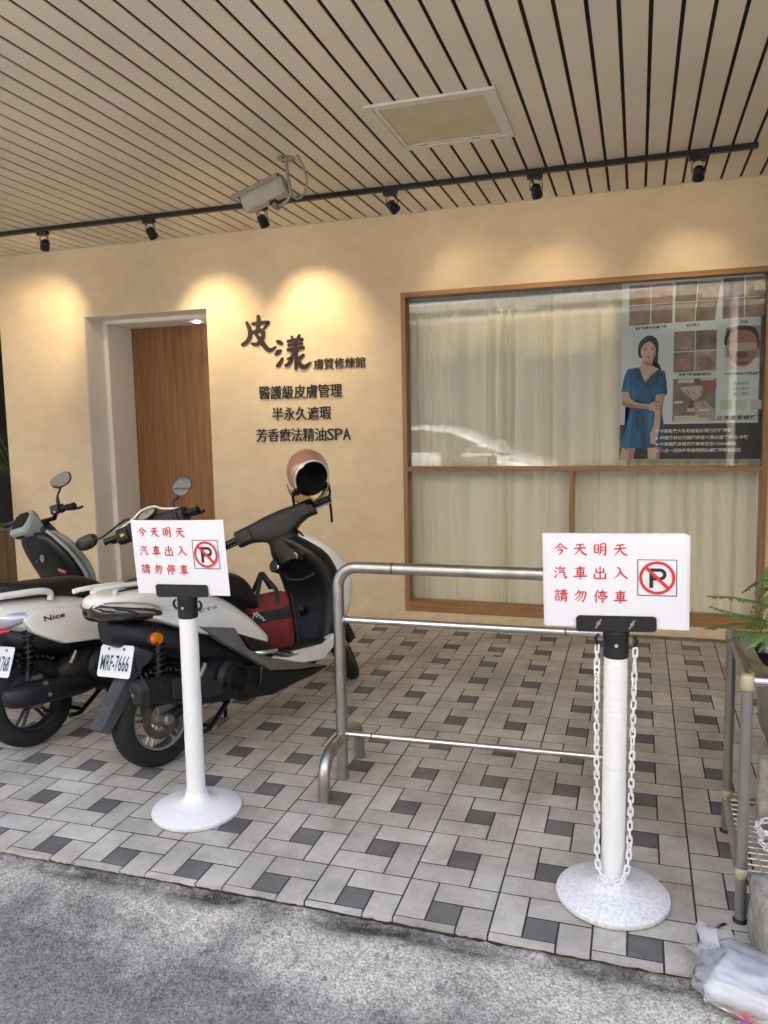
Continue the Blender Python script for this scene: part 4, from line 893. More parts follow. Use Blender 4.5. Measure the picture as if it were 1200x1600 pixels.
for X, g in ((X0, g0), (X1, g1)):
    for sy in (-1, 1):
        gg = fz(X, .77+sy*.21)
        pts = [(X, sy*.012, .205)] + [(X, sy*(.10+.11*math.sin(a)), .105+.095*math.cos(a)) for a in [math.pi/2*k/8 for k in range(9)]] + [(X, sy*.211, gg+.003)]
        pts[0] = (X, sy*.012, .202)
        MB().tube(pts, .0245, 20).obj('foot', M_STEEL2, rl, 50)
M_WELD = mat('weld_stain', (.12, .075, .04), .5, .6)
for (x, z, r) in ((.805, .9445, .0252), (1.50, .7228, .0158), (.70, .2188, .0141)):
    MB().tube([(x, 0, z), (x+.006, 0, z)], r, 20).obj('weld', M_WELD, rl, 50)
for (z, r) in ((.718, .019), (.217, .017)): MB().tube([(X0+.022, 0, z), (X0+.030, 0, z)], r, 16).obj('weld', M_STEEL2, rl, 50)

# ================================================================ SCOOTERS
M_SW = mat('scooter_white', (.80, .785, .73), .28, var=.10, vscale=5, coat=.4)
M_SG = mat('scooter_grey_trim', (.15, .142, .13), .5, var=.25, vscale=12)
M_SBK = mat('scooter_black_plastic', (.006, .006, .0065), .40, var=.35, vscale=9)
M_SBM = mat('scooter_faded_black', (.016, .0155, .015), .6, var=.45, vscale=10, bump=.1, bscale=120)
M_FLAP = mat('faded_flap', (.06, .06, .063), .7, var=.35, vscale=14)
M_SEAT = mat('seat_vinyl', (.007, .0065, .006), .48, var=.3, vscale=12, bump=.12, bscale=320)
M_RUB = mat('tyre_rubber', (.009, .009, .009), .75, var=.5, vscale=10)
M_RIM = mat('rim_silver', (.42, .39, .33), .38, .85, var=.25, vscale=14); M_RIMD = mat('rim_dark', (.03, .03, .03), .5, .5)
M_ENG = mat('engine_grime', (.016, .015, .014), .6, .3, var=.5, vscale=20); M_ALU = mat('cast_alloy', (.30, .29, .27), .5, .8, var=.4, vscale=25)
M_MUF = mat('muffler_black', (.009, .0095, .011), .5, .2, var=.3, vscale=16)
M_CHR = mat('chrome', (.78, .77, .75), .08, 1.0); M_MIR = mat('mirror_glass', (.86, .87, .87), .02, 1.0)
M_PLT = mat('plate_white', (.74, .76, .77), .4, var=.05, vscale=12)
M_LRED = mat('lamp_red', (.50, .012, .010), .12, coat=.6); M_LOR = mat('lamp_orange', (.62, .16, .008), .12, coat=.6)
M_LDK = mat('lamp_smoked', (.02, .014, .012), .06, coat=1.0); M_LCL = mat('lamp_clear', (.50, .48, .52), .08, .3, coat=1.0)
M_DGN = mat('dash_green', (.30, .36, .33), .35, coat=.3)
def wheel(par, y, R, rim_r, rim_m, half, disc=True, X=None, nspk=5):
    w = bpy.data.objects.new('wheel', None); C.objects.link(w); w.parent = par; w.location = (0, y, R)
    if X is not None: w.matrix_local = X @ Matrix.Translation((0, y, R))
    prof = []
    for k in range(13):
        a = math.pi*(-.13+1.26*k/12); prof.append((rim_r+.006+(R-rim_r-.006)*max(0, math.sin(a))**.75 if 0 < a < math.pi else rim_r+.004, -half*math.cos(a)))
    prof = [(rim_r-.002, -half*.72)]+[(r, h) for r, h in prof]+[(rim_r-.002, half*.72)]
    ty = MB().lathe(prof, 72, 'X', cap=False).obj('tyre', M_RUB, w, 50)
    tg = MB()          # tread grooves as slightly proud dark sipes
    for k in range(40):
        a = 2*math.pi*k/40; sg = 1 if k % 2 else -1
        pts = []
        for q in range(5):
            u = q/4; ph = .18+.62*u; hx = sg*half*math.sin(ph*1.35)*.98; rr = rim_r+.006+(R-rim_r-.006)*max(.0, math.cos(ph*1.35))**.75+.0004
            aa = a+u*.16; pts.append((hx, rr*math.cos(aa), rr*math.sin(aa)))
        tg.tube(pts, .0012, 4)
    tag(tg.obj('tread', mat('tread_dark', (.004, .004, .004), .9), ty, 60), kind='stuff')
    MB().lathe([(rim_r, -half*.74), (rim_r-.012, -half*.7), (rim_r-.017, -half*.3), (rim_r-.017, half*.3), (rim_r-.012, half*.7), (rim_r, half*.74), (rim_r+.004, half*.66), (rim_r+.004, -half*.66)], 48, 'X', cap=False).obj('rim', rim_m, w, 50)
    MB().lathe([(0, -.05), (.030, -.05), (.036, -.03), (.036, .03), (.030, .05), (0, .05)], 20, 'X').obj('hub', rim_m, w, 40)
    for k in range(nspk):
        a0 = 2*math.pi*k/nspk+.35; sp = MB()
        for da in (-.13, .13):
            p0 = (.012, .03*math.cos(a0+da*2), .03*math.sin(a0+da*2)); p1 = (.016, (rim_r-.012)*math.cos(a0+da), (rim_r-.012)*math.sin(a0+da))
            sp.tube([p0, p1], [.009, .007], 6)
        sp.obj('spoke', rim_m, w, 40)
    if disc:
        MB().lathe([(.055, .034), (.092, .034), (.092, .038), (.055, .038)], 36, 'X', cap=False).obj('brake_disc', mat('disc_steel', (.22, .19, .15), .4, 1.0, var=.4, vscale=20), w, 40)
    return w
def scooter(label, o, ang, lean, cfg):
    a = rad(ang); f0 = Vector((math.sin(a), math.cos(a), 0)); f = (f0-FN*f0.dot(FN)).normalized(); r = f.cross(FN); l = rad(lean)
    u = FN*math.cos(l)-r*math.sin(l); r2 = r*math.cos(l)+FN*math.sin(l)
    s = thing('scooter', label, 'scooter', group='scooters parked side by side')
    Mx = Matrix((r2, f, u)).transposed().to_4x4(); Mx.translation = Vector((o[0], o[1], fz(*o)+.004)); s.matrix_world = Mx
    inv = Mx.inverted(); co_ = inv @ CAM
    def sp(p, lat):                     # photo crop point -> (length, height) on the plane x = lat of this scooter
        dd = inv.to_3x3() @ ray(p[0]/2, p[1]/2+670); q = co_+dd*((lat-co_.x)/dd.x); return (q.y, q.z)
    def panel(nm, m, pts, lat, lin, bev=.012, both=True, tumble=.16):
        pl_ = [sp(p, lat) for p in pts]
        for sx in ((1, -1) if both else (1,)):
            mb = MB().prism(pl_, lin, lat); mb.v = [((x-tumble*max(0, z-.56)-.22*max(0, -y-.0)*(x > (lat+lin)/2))*sx, y, z) for x, y, z in mb.v]
            o_ = mb.obj(nm, m, s, bevel=bev, segs=4)
            for p in o_.data.polygons: p.use_smooth = True
    for pn in cfg.get('panels', ()): panel(*pn)
    cw = cfg['paint']; R = .218; WB_ = 1.375+cfg['fo']*1.25; FO = cfg['fo']
    # steering: everything in front turns about the raked head
    hd = Vector((0, .93, .9)); axs = Vector((0, -math.sin(rad(26)), math.cos(rad(26))))
    SM = Matrix.Translation(hd) @ Matrix.Rotation(rad(cfg['steer']), 4, axs) @ Matrix.Translation(-hd)
    SF = Matrix.Translation(hd) @ Matrix.Rotation(rad(cfg['steer']*1.16), 4, axs) @ Matrix.Translation(-hd); SM = Matrix.Translation((0, cfg['by'], cfg['bz'])) @ SM
    # --- wheels
    wheel(s, 0.035, R, .142, cfg['rim'], .052, cfg['disc'])
    wheel(s, WB_, R, .142, cfg['rim'], .045, True, SF)
    # --- bodywork
    bd = loft(cfg['body'], 28, 26).obj('body_shell', cw, s, 60)
    loft(cfg['under'], 24, 16).obj('under_tail', M_SBK, s, 60)
    loft(cfg['seat'], 28, 22, pw=2.9).obj('seat', M_SEAT, s, 60)
    for sx in (-1, 1):
        if cfg['trim']: 
            q = cfg['trim']; MB().prism(q, sx*.150, sx*.196).obj('side_trim', M_SG, s, bevel=.006)
        MB().prism(cfg['sill'], sx*.13, sx*.190).obj('sill', cw, s, bevel=.008)
    MB().prism(cfg['belly'], -.150, .150).obj('belly_pan', M_SBK, s, bevel=.012)
    MB().box(-.165, .165, .56, 1.02, .315, .345).obj('floorboard', M_SBM, s, bevel=.008)
    ins = [(q[0], q[1], q[2]+FO, q[3]+FO) for q in cfg['inner']]; loft(ins, 28, 18, axis='Z', pw=3.0).obj('leg_shield', M_SBK, s, 60)
    loft([(q[0], q[1], q[2]+FO, q[3]+FO) for q in cfg['shell']], 32, 22, axis='Z', pw=2.4).obj('front_shell', cw, s, 60)
    # glove box lip, ignition, cap
    MB().tube(smoothline([(-.13, .99+FO, .70), (-.06, .955+FO, .672), (.06, .955+FO, .668), (.14, .99+FO, .705)], 14), .008, 8).obj('glovebox_lip', M_SBM, s, 40)
    if cfg['ign']:
        m = Matrix.Translation((.075, .908+FO, .812)) @ Matrix.Rotation(rad(112), 4, 'X')
        pl_ = MB().rings([[(-.055, -.028, -.012), (.03, -.04, -.012), (.062, .0, -.012), (.03, .036, -.012), (-.055, .03, -.012)], [(-.05, -.024, .008), (.028, -.036, .008), (.056, .0, .008), (.028, .032, .008), (-.05, .026, .008)]]).xf(m).obj('ignition_panel', M_SBM, s)
        MB().lathe([(0, .009), (.019, .009), (.021, .012), (.019, .015), (.004, .015), (.004, .0135), (0, .0135)], 24).xf(m).obj('ignition_ring', mat('ring_ivory', (.62, .56, .38), .4), pl_, 40)
    m = Matrix.Translation((-.075, .885+FO, .755)) @ Matrix.Rotation(rad(75), 4, 'X')
    MB().tube([(-.075, .888+FO, .752), (-.07, 1.0+FO, .77)], [.040, .055], 18).obj('filler_pod', M_SBK, s, 40)
    MB().lathe([(0, .0), (.032, .0), (.032, .014), (.026, .018), (0, .018)], 24).xf(m).obj('filler_cap', M_SBM, s, 40)
    MB().lathe([(.033, .004), (.036, .010), (.033, .016)], 24, cap=False).xf(m).obj('cap_ring', M_CHR, s, 40)
    # --- bars
    bar = bpy.data.objects.new('handlebar', None); C.objects.link(bar); bar.parent = s
    z0 = 1.0
    if cfg['dash'] == 'bare':
        hb = MB().tube([(-.20, .885, z0+.02), (-.14, .90, z0+.03), (-.07, .92, z0-.02), (.07, .92, z0-.02), (.14, .90, z0+.03), (.20, .885, z0+.02)], .014, 12)
        hb.xf(SM).obj('bar_tube', M_SBK, bar, 50)
        ds = MB().rings([[Vector((x*.9, y_*.5, -.035)) for x, y_ in D] for D in [[(-.062, -.08), (.062, -.08), (.082, -.02), (.082, .05), (.05, .09), (-.05, .09), (-.082, .05), (-.082, -.02)]]]+[[Vector((x*k, y_*k, h)) for x, y_ in [(-.062, -.08), (.062, -.08), (.082, -.02), (.082, .05), (.05, .09), (-.05, .09), (-.082, .05), (-.082, -.02)]] for k, h in ((.95, .0), (1.0, .02), (.93, .036))])
        dm = SM @ Matrix.Translation((-.03, .80, z0-.045)) @ Matrix.Rotation(rad(52), 4, 'X') @ Matrix.Diagonal((1.0, 1.0, 1.55, 1))
        ds.xf(dm).obj('dash_housing', M_DGN, bar, bevel=.006)
        MB().rings([[Vector((x, y_, h)) for x, y_ in ((-.050, -.042), (.050, -.042), (.064, .0), (.060, .05), (.035, .066), (-.035, .066), (-.060, .05), (-.064, .0))] for h in (.030, .0385)]).xf(dm).obj('dash_screen', mat('screen_glass', (.012, .012, .014), .08), bar)
        MB().box(-.032, .032, -.0842, -.080, .004, .016).xf(dm).obj('dash_slot', M_SBK, bar)
        for sx in (-1, 1): MB().box(sx*.15-.035, sx*.15+.035, .862, .915, z0-.004, z0+.05).xf(SM).obj('switch_box', M_SBK, bar, bevel=.006)
        MB().box(.150, .172, .856, .863, z0+.002, z0+.014).xf(SM).obj('stop_switch', M_LRED, bar)
        MB().tube([(0, .86, z0-.05), (0, .92, .82)], [.06, .085], 16).xf(SM).obj('stem_cover', M_SBK, bar, 50)
    else:
        cv = loft([(-.228, .034, z0-.026, z0+.050, .885), (-.222, .042, z0-.034, z0+.058, .886), (-.17, .044, z0-.034, z0+.060, .888), (-.11, .050, z0-.052, z0+.064, .90), (-.05, .062, z0-.085, z0+.070, .91), (.05, .062, z0-.085, z0+.070, .91), (.11, .050, z0-.052, z0+.064, .90), (.17, .044, z0-.034, z0+.060, .888), (.222, .042, z0-.034, z0+.058, .886), (.228, .034, z0-.026, z0+.050, .885)], 24, 34, axis='X', pw=3.3)
        cv.xf(SM).obj('bar_cover', M_SBM, bar, 60)
        loft([(.80, .068, .865, .985), (.86, .078, .862, .98), (.92, .085, .858, .97), (.97, .10, .852, .962)], 20, 12, axis='Z').xf(SM).obj('bar_neck', M_SBM, bar, 60)
        if cfg['dash'] == 'dial':
            dm = SM @ Matrix.Translation((-.01, .885, z0+.078)) @ Matrix.Rotation(rad(38), 4, 'X')
            MB().lathe([(0, .0), (.066, .0), (.066, .012), (.058, .017), (.056, .010), (0, .010)], 32).xf(dm).obj('dial_bezel', M_SBK, bar, 40)
            MB().lathe([(0, .0105), (.055, .0105), (.055, .0115), (0, .0115)], 32).xf(dm).obj('dial_face', mat('dial_face', (.34, .33, .29), .3), bar)
            MB().add([(-.002, -.005, .0125), (.002, -.005, .0125), (-.018, .045, .0125), (-.020, .044, .0125)], [(0, 1, 2, 3)]).xf(dm).obj('dial_needle', M_SBK, bar)
            MB().tube(smoothline([(-.225, .872, z0+.05), (-.16, .87, z0+.066), (-.10, .872, z0+.085), (-.04, .885, z0+.115), (.04, .885, z0+.115), (.10, .872, z0+.085), (.16, .87, z0+.066), (.225, .872, z0+.05)], 30), .006, 8).xf(SM).obj('bar_trim', cw, bar, 50)
        for sx in (-1, 1):
            MB().box(sx*.17-.03, sx*.17+.03, .832, .862, z0-.018, z0+.040).xf(SM).obj('switch_box', M_SBK, bar, bevel=.004)
            MB().box(sx*.17-.013, sx*.17+.013, .826, .8325, z0+.004, z0+.02).xf(SM).obj('switch', mat('switch_yellow', (.55, .45, .12), .5) if cfg['dash'] == 'dial' and sx < 0 else M_SBK, bar)
    for sx in (-1, 1):
        gp = MB().tube([(sx*.195, .885, z0+.018), (sx*.22, .883, z0+.018), (sx*.315, .868, z0+.012), (sx*.322, .867, z0+.012), (sx*.325, .8665, z0+.012)], [.0155, .018, .018, .021, .016], 16).xf(SM).obj('grip', M_SBK, bar, 40)
        lv = MB().tube(smoothline([(sx*.19, .925, z0+.01), (sx*.235, .942, z0+.004), (sx*.29, .935, z0), (sx*.325, .925, z0+.002)], 12), [.008]*10+[.0075, .007], 8).xf(SM).obj('brake_lever', M_CHR if cfg['chrome_lever'] else M_SBK, bar, 40)
    def mirror(sx, head, yaw, tilt, roll, back, half=(.072, .042)):
        base = Vector((sx*.16, .895, z0+.05)); hp = Vector(head)
        st = smoothline([base, base+Vector((sx*.004, .004, .05)), base.lerp(hp, .62)+Vector((0, 0, .0)), hp], 12)
        mr_ = MB().tube(st, [.011, .011, .011, .0085]+[.006]*8, 8).xf(SM).obj('mirror_stem', M_SBK, bar, 40)
        hm = SM @ Matrix.Translation(hp) @ Euler((tilt, roll, yaw)).to_matrix().to_4x4()
        def oval(k, y_): return [Vector((half[0]*k*math.copysign(abs(math.cos(t))**.8, math.cos(t))*(1+.12*math.sin(t)), y_, half[1]*k*math.copysign(abs(math.sin(t))**.85, math.sin(t)))) for t in [2*math.pi*q/28 for q in range(28)]]
        MB().rings([oval(.97, -.004), oval(1.0, -.002), oval(1.0, .008), oval(.85, .022), oval(.4, .030)]).xf(hm).obj('mirror_shell', M_SBK, mr_, 40)
        MB().rings([oval(.93, -.0062), oval(.93, -.0042)]).xf(hm).obj('mirror_face', M_MIR, mr_)
        if back:
            rb_ = MB()
            for q in range(-3, 4): rb_.tube([(q*.018-.012, .0225+.004, -.028), (q*.018+.012, .0225+.004, .028)], .0018, 5)
            rb_.xf(hm).obj('mirror_ribs', M_SBM, mr_, 40)
    for mi in cfg['mirrors']: mirror(*mi)
    # --- front end
    for sx in (-1, 1): MB().tube([(sx*.07, 1.06, .52), (sx*.07, WB_-.005, R)], [.020, .018], 14).xf(SF).obj('fork_leg', M_ENG, s, 50)
    MB().lathe([(0, -.085), (.012, -.085), (.012, .085), (0, .085)], 12, 'X', (0, WB_, R)).xf(SF).obj('front_axle', M_ALU, s, 40)
    MB().tube([(.085, WB_-.02, .36), (.088, WB_+.01, R)], [.026, .024], 14).xf(SF).obj('fork_slider', M_SBK, s, 50)
    fn = MB(); rg_ = []
    for k in range(13):
        t_ = rad(15+130*k/12); ring = []
        for q in range(11):
            p_ = math.pi*q/10; rr = R+.022+.012*math.sin(p_); ring.append(Vector((.062*math.cos(p_), WB_+(rr)*math.cos(t_), R+rr*math.sin(t_)-.02*(1-math.sin(p_)))))
        rg_.append(ring)
    for i in range(12):
        k0 = len(fn.v)
        fn.add(rg_[i]+rg_[i+1], [(q, q+1, 11+q+1, 11+q) for q in range(10)])
    fo = fn.xf(SF).obj('front_fender', M_SBK, s, 60); fo.modifiers.new('t', 'SOLIDIFY').thickness = .004
    # --- engine, drive, suspension, exhaust
    loft([(.05, .045, .17, .27, -.10), (.18, .055, .16, .33, -.10), (.34, .06, .17, .35, -.09), (.50, .05, .20, .31, -.08)], 20, 14).obj('drive_case', M_ENG, s, 60)
    loft([(.16, .08, .24, .36, .02), (.28, .11, .22, .42, .03), (.42, .11, .20, .42, .03), (.54, .08, .22, .36, .03)], 20, 12, pw=3.2).obj('engine_block', M_ENG, s, 60)
    fanm = Matrix.Translation((.150, .37, .31))
    MB().lathe([(.098, -.02), (.094, .012), (.070, .026), (.066, .050), (.056, .052), (.052, .034), (0, .034)], 36, 'X').xf(fanm).obj('fan_cover', M_MUF, s, 40)
    lv = MB()
    for rr in (.014, .024, .034, .044): lv.lathe([(rr-.002, .036), (rr-.001, .040), (rr+.002, .036)], 28, 'X', cap=False)
    lv.xf(fanm).obj('fan_louvre', M_SBM, s)
    for sx in (-1, 1):
        sh = MB().tube([(sx*.105, .0, .34), (sx*.105, .045, .62)], .014, 12).obj('shock_absorber', M_SBK, s, 40)
        cl = [(sx*.105+.028*math.cos(k*.55), .006+.034*k/90+.028*math.sin(k*.55)*.95, .37+.20*k/90) for k in range(91)]
        MB().tube(cl, .0052, 6).obj('coil_spring', M_SBK, sh, 50)
    MB().tube([(.085, .035, R), (.10, .16, .26), (.10, .32, .29)], [.022, .024, .02], 12).obj('swing_arm', M_ENG, s, 40)
    MB().lathe([(0, .05), (.028, .05), (.028, .105), (.018, .115), (0, .115)], 16, 'X', (0, .035, R)).obj('axle_nut', M_ALU, s, 40)
    cal = MB().box(.045, .085, .02, .085, .30, .345).box(.060, .075, .0, .11, .245, .285).obj('brake_caliper', M_ALU, s, bevel=.006)
    for (y_, z_) in ((.20, .40), (.24, .45), (.30, .47), (.17, .46)):
        MB().tube(smoothline([(.05, y_, z_), (.10, y_+.04, z_+.02), (.12, y_+.10, z_-.02), (.09, y_+.15, z_-.06)], 10), .008, 7).obj('hose', M_ENG, s, 40)
    MB().tube([(.145, .20, .365), (.15, .235, .42)], [.013, .011], 10).obj('bracket_bolt', M_ALU, s, 40)
    mu = cfg['muffler'](s)
    # --- rear fender, plate, lamps
    MB().prism(cfg['fender'], -.048, .048).obj('rear_fender', M_FLAP, s, bevel=.006)
    gd = MB(); rg_ = []
    for k in range(11):
        t_ = rad(55+62*k/10); ring = []
        for q in range(9):
            p_ = math.pi*q/8; rr = R+.020+.010*math.sin(p_); ring.append(Vector((.066*math.cos(p_), .035+rr*math.cos(t_), R+rr*math.sin(t_)-.03*(1-math.sin(p_)))))
        rg_.append(ring)
    for i in range(10): gd.add(rg_[i]+rg_[i+1], [(q, q+1, 9+q+1, 9+q) for q in range(8)])
    go = gd.obj('hugger', M_SBK, s, 60); go.modifiers.new('t', 'SOLIDIFY').thickness = .004
    pm = Matrix.Translation(Vector(cfg['plate_at'])) @ Matrix.Rotation(rad(cfg['plate_tilt']), 4, 'X')
    W2, H2 = .130, .070
    def rr_(k, y_): return [Vector((x, y_, z)) for x, z in [(W2*k-.01, -H2*k), (W2*k, -H2*k+.01), (W2*k, H2*k-.01), (W2*k-.01, H2*k), (-W2*k+.01, H2*k), (-W2*k, H2*k-.01), (-W2*k, -H2*k+.01), (-W2*k+.01, -H2*k)]]
    plo = MB().rings([rr_(1, -.002), rr_(1, .001)]).xf(pm).obj('licence_plate', M_PLT, s)
    me = text_mesh(cfg['plate'], 1, 0, .012, M_SB); kx, kz = .222/me['w'], .070/me['h']
    to = bpy.data.objects.new('plate_number', me); C.objects.link(to); to.parent = plo; to.matrix_local = pm @ Matrix.Translation((-.111, -.0032, -.043)) @ Matrix.Rotation(math.pi/2, 4, 'X') @ Matrix.Diagonal((kx, kz, 1, 1))
    for x in (-.06, .06): MB().lathe([(0, -.007), (.006, -.007), (.007, -.0021)], 10, 'Y', (x, 0, .053)).xf(pm).obj('plate_bolt', M_ALU, plo)
    cfg['lamps'](s)
    # --- stand
    MB().tube([(-.10, .50, .22), (-.17, .55, .10), (-.205, .57, .030)], [.012, .011, .010], 10).obj('side_stand', M_SBK, s, 40)
    cs = MB()
    for sx in (-1, 1): cs.tube([(sx*.09, .38, .20), (sx*.12, .22, .11), (sx*.13, .16, .115)], .012, 8)
    cs.tube([(-.12, .24, .12), (.12, .24, .12)], .010, 8); cs.obj('centre_stand', M_SBK, s, 40)
    for sx in (-1, 1): MB().tube([(sx*.17, .50, .40), (sx*.205, .53, .395), (sx*.212, .60, .385), (sx*.205, .62, .383)], .012, 10).obj('passenger_peg', M_CHR, s, 40)
    return s

def muf_hex(s):
    hexr = lambda y, z, k, kz=1.0: [Vector((.192+x*k, y, z+h*k*kz)) for x, h in ((-.05, .02), (-.03, .055), (.03, .058), (.052, .022), (.04, -.045), (-.02, -.058))]
    m = MB().rings([hexr(-.158, .395, .84), hexr(-.15, .395, .95), hexr(-.06, .385, 1.05), hexr(.10, .335, 1.12), hexr(.22, .292, .95), hexr(.30, .262, .55), hexr(.36, .245, .30)]).obj('muffler', M_MUF, s, bevel=.004)
    MB().rings([hexr(-.172, .397, .70), hexr(-.166, .397, .86), hexr(-.130, .395, 1.06), hexr(-.128, .395, .98)]).obj('muffler_cap', M_SBM, m, bevel=.003)
    MB().lathe([(.0, -.1735), (.018, -.1735), (.018, -.150)], 16, 'Y', (.195, 0, .400)).obj('tailpipe', M_RUB, m)
    MB().tube([(.19, -.178, .398), (.188, -.12, .396)], .009, 10).obj('tailpipe_tip', M_ALU, m, 40)
    MB().prism([(-.02, .43), (.12, .40), (.24, .335), (.22, .285), (.10, .30), (-.03, .345)], .249, .256).obj('heat_shield', M_SBM, m, bevel=.003)
    MB().tube(smoothline([(.17, .33, .25), (.15, .42, .20), (.10, .50, .19), (.05, .55, .22)], 14), .016, 10).obj('exhaust_pipe', M_ENG, m, 50)
    return m
def muf_round(s):
    m = loft([(-.150, .028, .262, .318, .175), (-.130, .045, .245, .335, .175), (-.06, .056, .232, .345, .178), (.10, .054, .218, .328, .178), (.22, .040, .212, .296, .175), (.28, .022, .22, .265, .17)], 24, 20).obj('muffler', M_MUF, s, 60)
    MB().lathe([(0, -.152), (.012, -.152), (.012, -.12)], 12, 'Y', (.175, 0, .285)).obj('tailpipe', M_RUB, m)
    for (y_, z_) in ((.02, .325), (.03, .268)): MB().lathe([(0, .0), (.010, .0), (.010, .012), (0, .012)], 10, 'X', (.226, y_, z_)).obj('shield_bolt', M_ALU, m, 40)
    MB().tube(smoothline([(.17, .27, .24), (.15, .38, .20), (.10, .48, .19), (.05, .55, .22)], 14), .015, 10).obj('exhaust_pipe', M_ENG, m, 50)
    return m
def lampsB(s):
    # smoked tail lamp wrapping the tail, chrome edge, orange indicator, red reflector, white rack
    tl = loft([(-.212, .045, .735, .788), (-.185, .085, .710, .792), (-.10, .125, .690, .776), (.0, .155, .675, .745), (.04, .164, .68, .72)], 28, 14, pw=3).obj('tail_lamp', M_LDK, s, 60)
    for sx in (-1, 1):
        MB().tube(smoothline([(sx*.05, -.212, .776), (sx*.09, -.185, .788), (sx*.130, -.10, .774), (sx*.158, .0, .744), (sx*.168, .04, .715)], 12), .0045, 6).obj('lamp_edge', M_CHR, tl, 40)
        q = MB().lathe([(0, 0), (.030, 0), (.030, .018), (.024, .028), (0, .031)], 24, 'X', (.092, .032, .585))
        if sx < 0: q.xf(Matrix.Diagonal((-1, 1, 1, 1)))
        q.obj('indicator', M_LOR, s, 40)
        # rack: a flat white bar each side on two posts
        MB().rings([sup(y, w, z-.011, z+.011, 12, 2.4, sx*cx) for y, w, z, cx in ((-.215, .012, .850, .085), (-.195, .020, .852, .085), (-.10, .020, .850, .092), (.0, .018, .842, .098), (.08, .014, .828, .098))]).obj('grab_rail', M_SW, s, 50)
        MB().tube([(sx*.085, -.13, .80), (sx*.09, -.12, .845)], .014, 10).obj('rail_post', M_SW, s, 40)
    MB().box(-.08, .08, -.12, .03, .812, .826).obj('rack_plate', M_SBM, s, bevel=.004)
    MB().box(-.10, .10, -.005, .06, .572, .600).obj('lamp_bar', M_FLAP, s, bevel=.005)
    MB().box(.012, .052, -.082, -.070, .628, .662).obj('reflector', M_LRED, s, bevel=.003)
    me = text_mesh('JETS', 1, 0, .01, M_SG); kx, kz = .13/me['w'], .018/me['h']
    o = bpy.data.objects.new('side_logo', me); C.objects.link(o); o.parent = s; o.location = (.164, .21, .652); o.rotation_euler = Euler((rad(81), 0, rad(90))); o.scale = (kx, kz, 1)
def lampsA(s):
    tl = loft([(-.165, .05, .60, .70), (-.135, .10, .585, .705), (-.06, .135, .585, .695), (.015, .158, .60, .675)], 28, 14, pw=3).obj('tail_lamp', M_LCL, s, 60)
    loft([(-.172, .05, .585, .615), (-.142, .105, .572, .612), (-.065, .142, .575, .606)], 28, 10, pw=3).obj('tail_lamp_red', M_LRED, tl, 60)
    for sx in (-1, 1):
        MB().tube(smoothline([(sx*.06, -.20, .755), (sx*.12, -.14, .757), (sx*.15, .0, .752), (sx*.156, .10, .745), (sx*.152, .145, .728), (sx*.145, .150, .695)], 22), .0165, 12).obj('grab_rail', M_SW, s, 50)
    MB().tube(smoothline([(-.06, -.20, .755), (0, -.215, .755), (.06, -.20, .755)], 8), .0165, 12).obj('grab_rail', M_SW, s, 50)
    me = text_mesh('Nice', 1, 0, .02, M_SB); kx, kz = .105/me['w'], .026/me['h']
    o = bpy.data.objects.new('side_logo', me); C.objects.link(o); o.parent = s; o.location = (.1805, .085, .600); o.rotation_euler = Euler((rad(86), 0, rad(90)-.0)); o.scale = (kx, kz, 1)
def lampsC(s):
    loft([(-.165, .05, .62, .70), (-.135, .10, .60, .705), (-.06, .135, .60, .695)], 24, 12, pw=3).obj('tail_lamp', M_LRED, s, 60)
base = dict(paint=M_SW, rim=M_RIM, disc=True, steer=40, trim=None, ign=True, chrome_lever=False, dash='wrap', mirrors=[],
  fo=0.0, by=0.0, bz=0.0, under=[(-.15, .05, .60, .72), (0, .09, .52, .68), (.2, .12, .42, .62), (.42, .13, .32, .52), (.56, .13, .28, .42)],
  sill=[(.60, .40), (.72, .345), (.98, .325), (1.07, .36), (1.04, .29), (.96, .245), (.74, .275), (.60, .33)],
  belly=[(.28, .34), (.45, .35), (.60, .33), (.97, .315), (1.04, .34), (.97, .245), (.80, .170), (.62, .155), (.46, .185), (.34, .24)],
  inner=[(.33, .155, .95, 1.08), (.45, .178, .985, 1.11), (.58, .198, 1.00, 1.13), (.70, .198, .965, 1.12), (.80, .170, .905, 1.09), (.87, .118, .865, 1.03), (.905, .080, .855, .99)],
  shell=[(.30, .08, 1.05, 1.12), (.38, .13, 1.07, 1.18), (.50, .18, 1.06, 1.23), (.62, .20, 1.06, 1.245), (.74, .19, 1.02, 1.21), (.83, .155, .965, 1.14), (.90, .10, .92, 1.06), (.93, .05, .93, 1.0)],
  fender=[(.10, .66), (-.02, .67), (-.075, .60), (-.095, .46), (-.265, .262), (-.222, .232), (-.060, .40), (.0, .50), (.10, .56)],
  muffler=muf_hex, lamps=lampsB, plate='MRF-7666', plate_at=(0, -.120, .520), plate_tilt=-20,
  body=[(-.215, .03, .775, .81), (-.17, .085, .745, .828), (-.06, .135, .705, .828), (.08, .150, .640, .815), (.25, .155, .565, .775), (.42, .155, .49, .70), (.55, .148, .435, .590), (.64, .135, .40, .48)],
  seat=[(-.02, .07, .80, .835), (.08, .125, .79, .860), (.25, .145, .75, .850), (.42, .145, .70, .822), (.55, .130, .64, .785), (.62, .105, .59, .715), (.665, .07, .56, .640)])
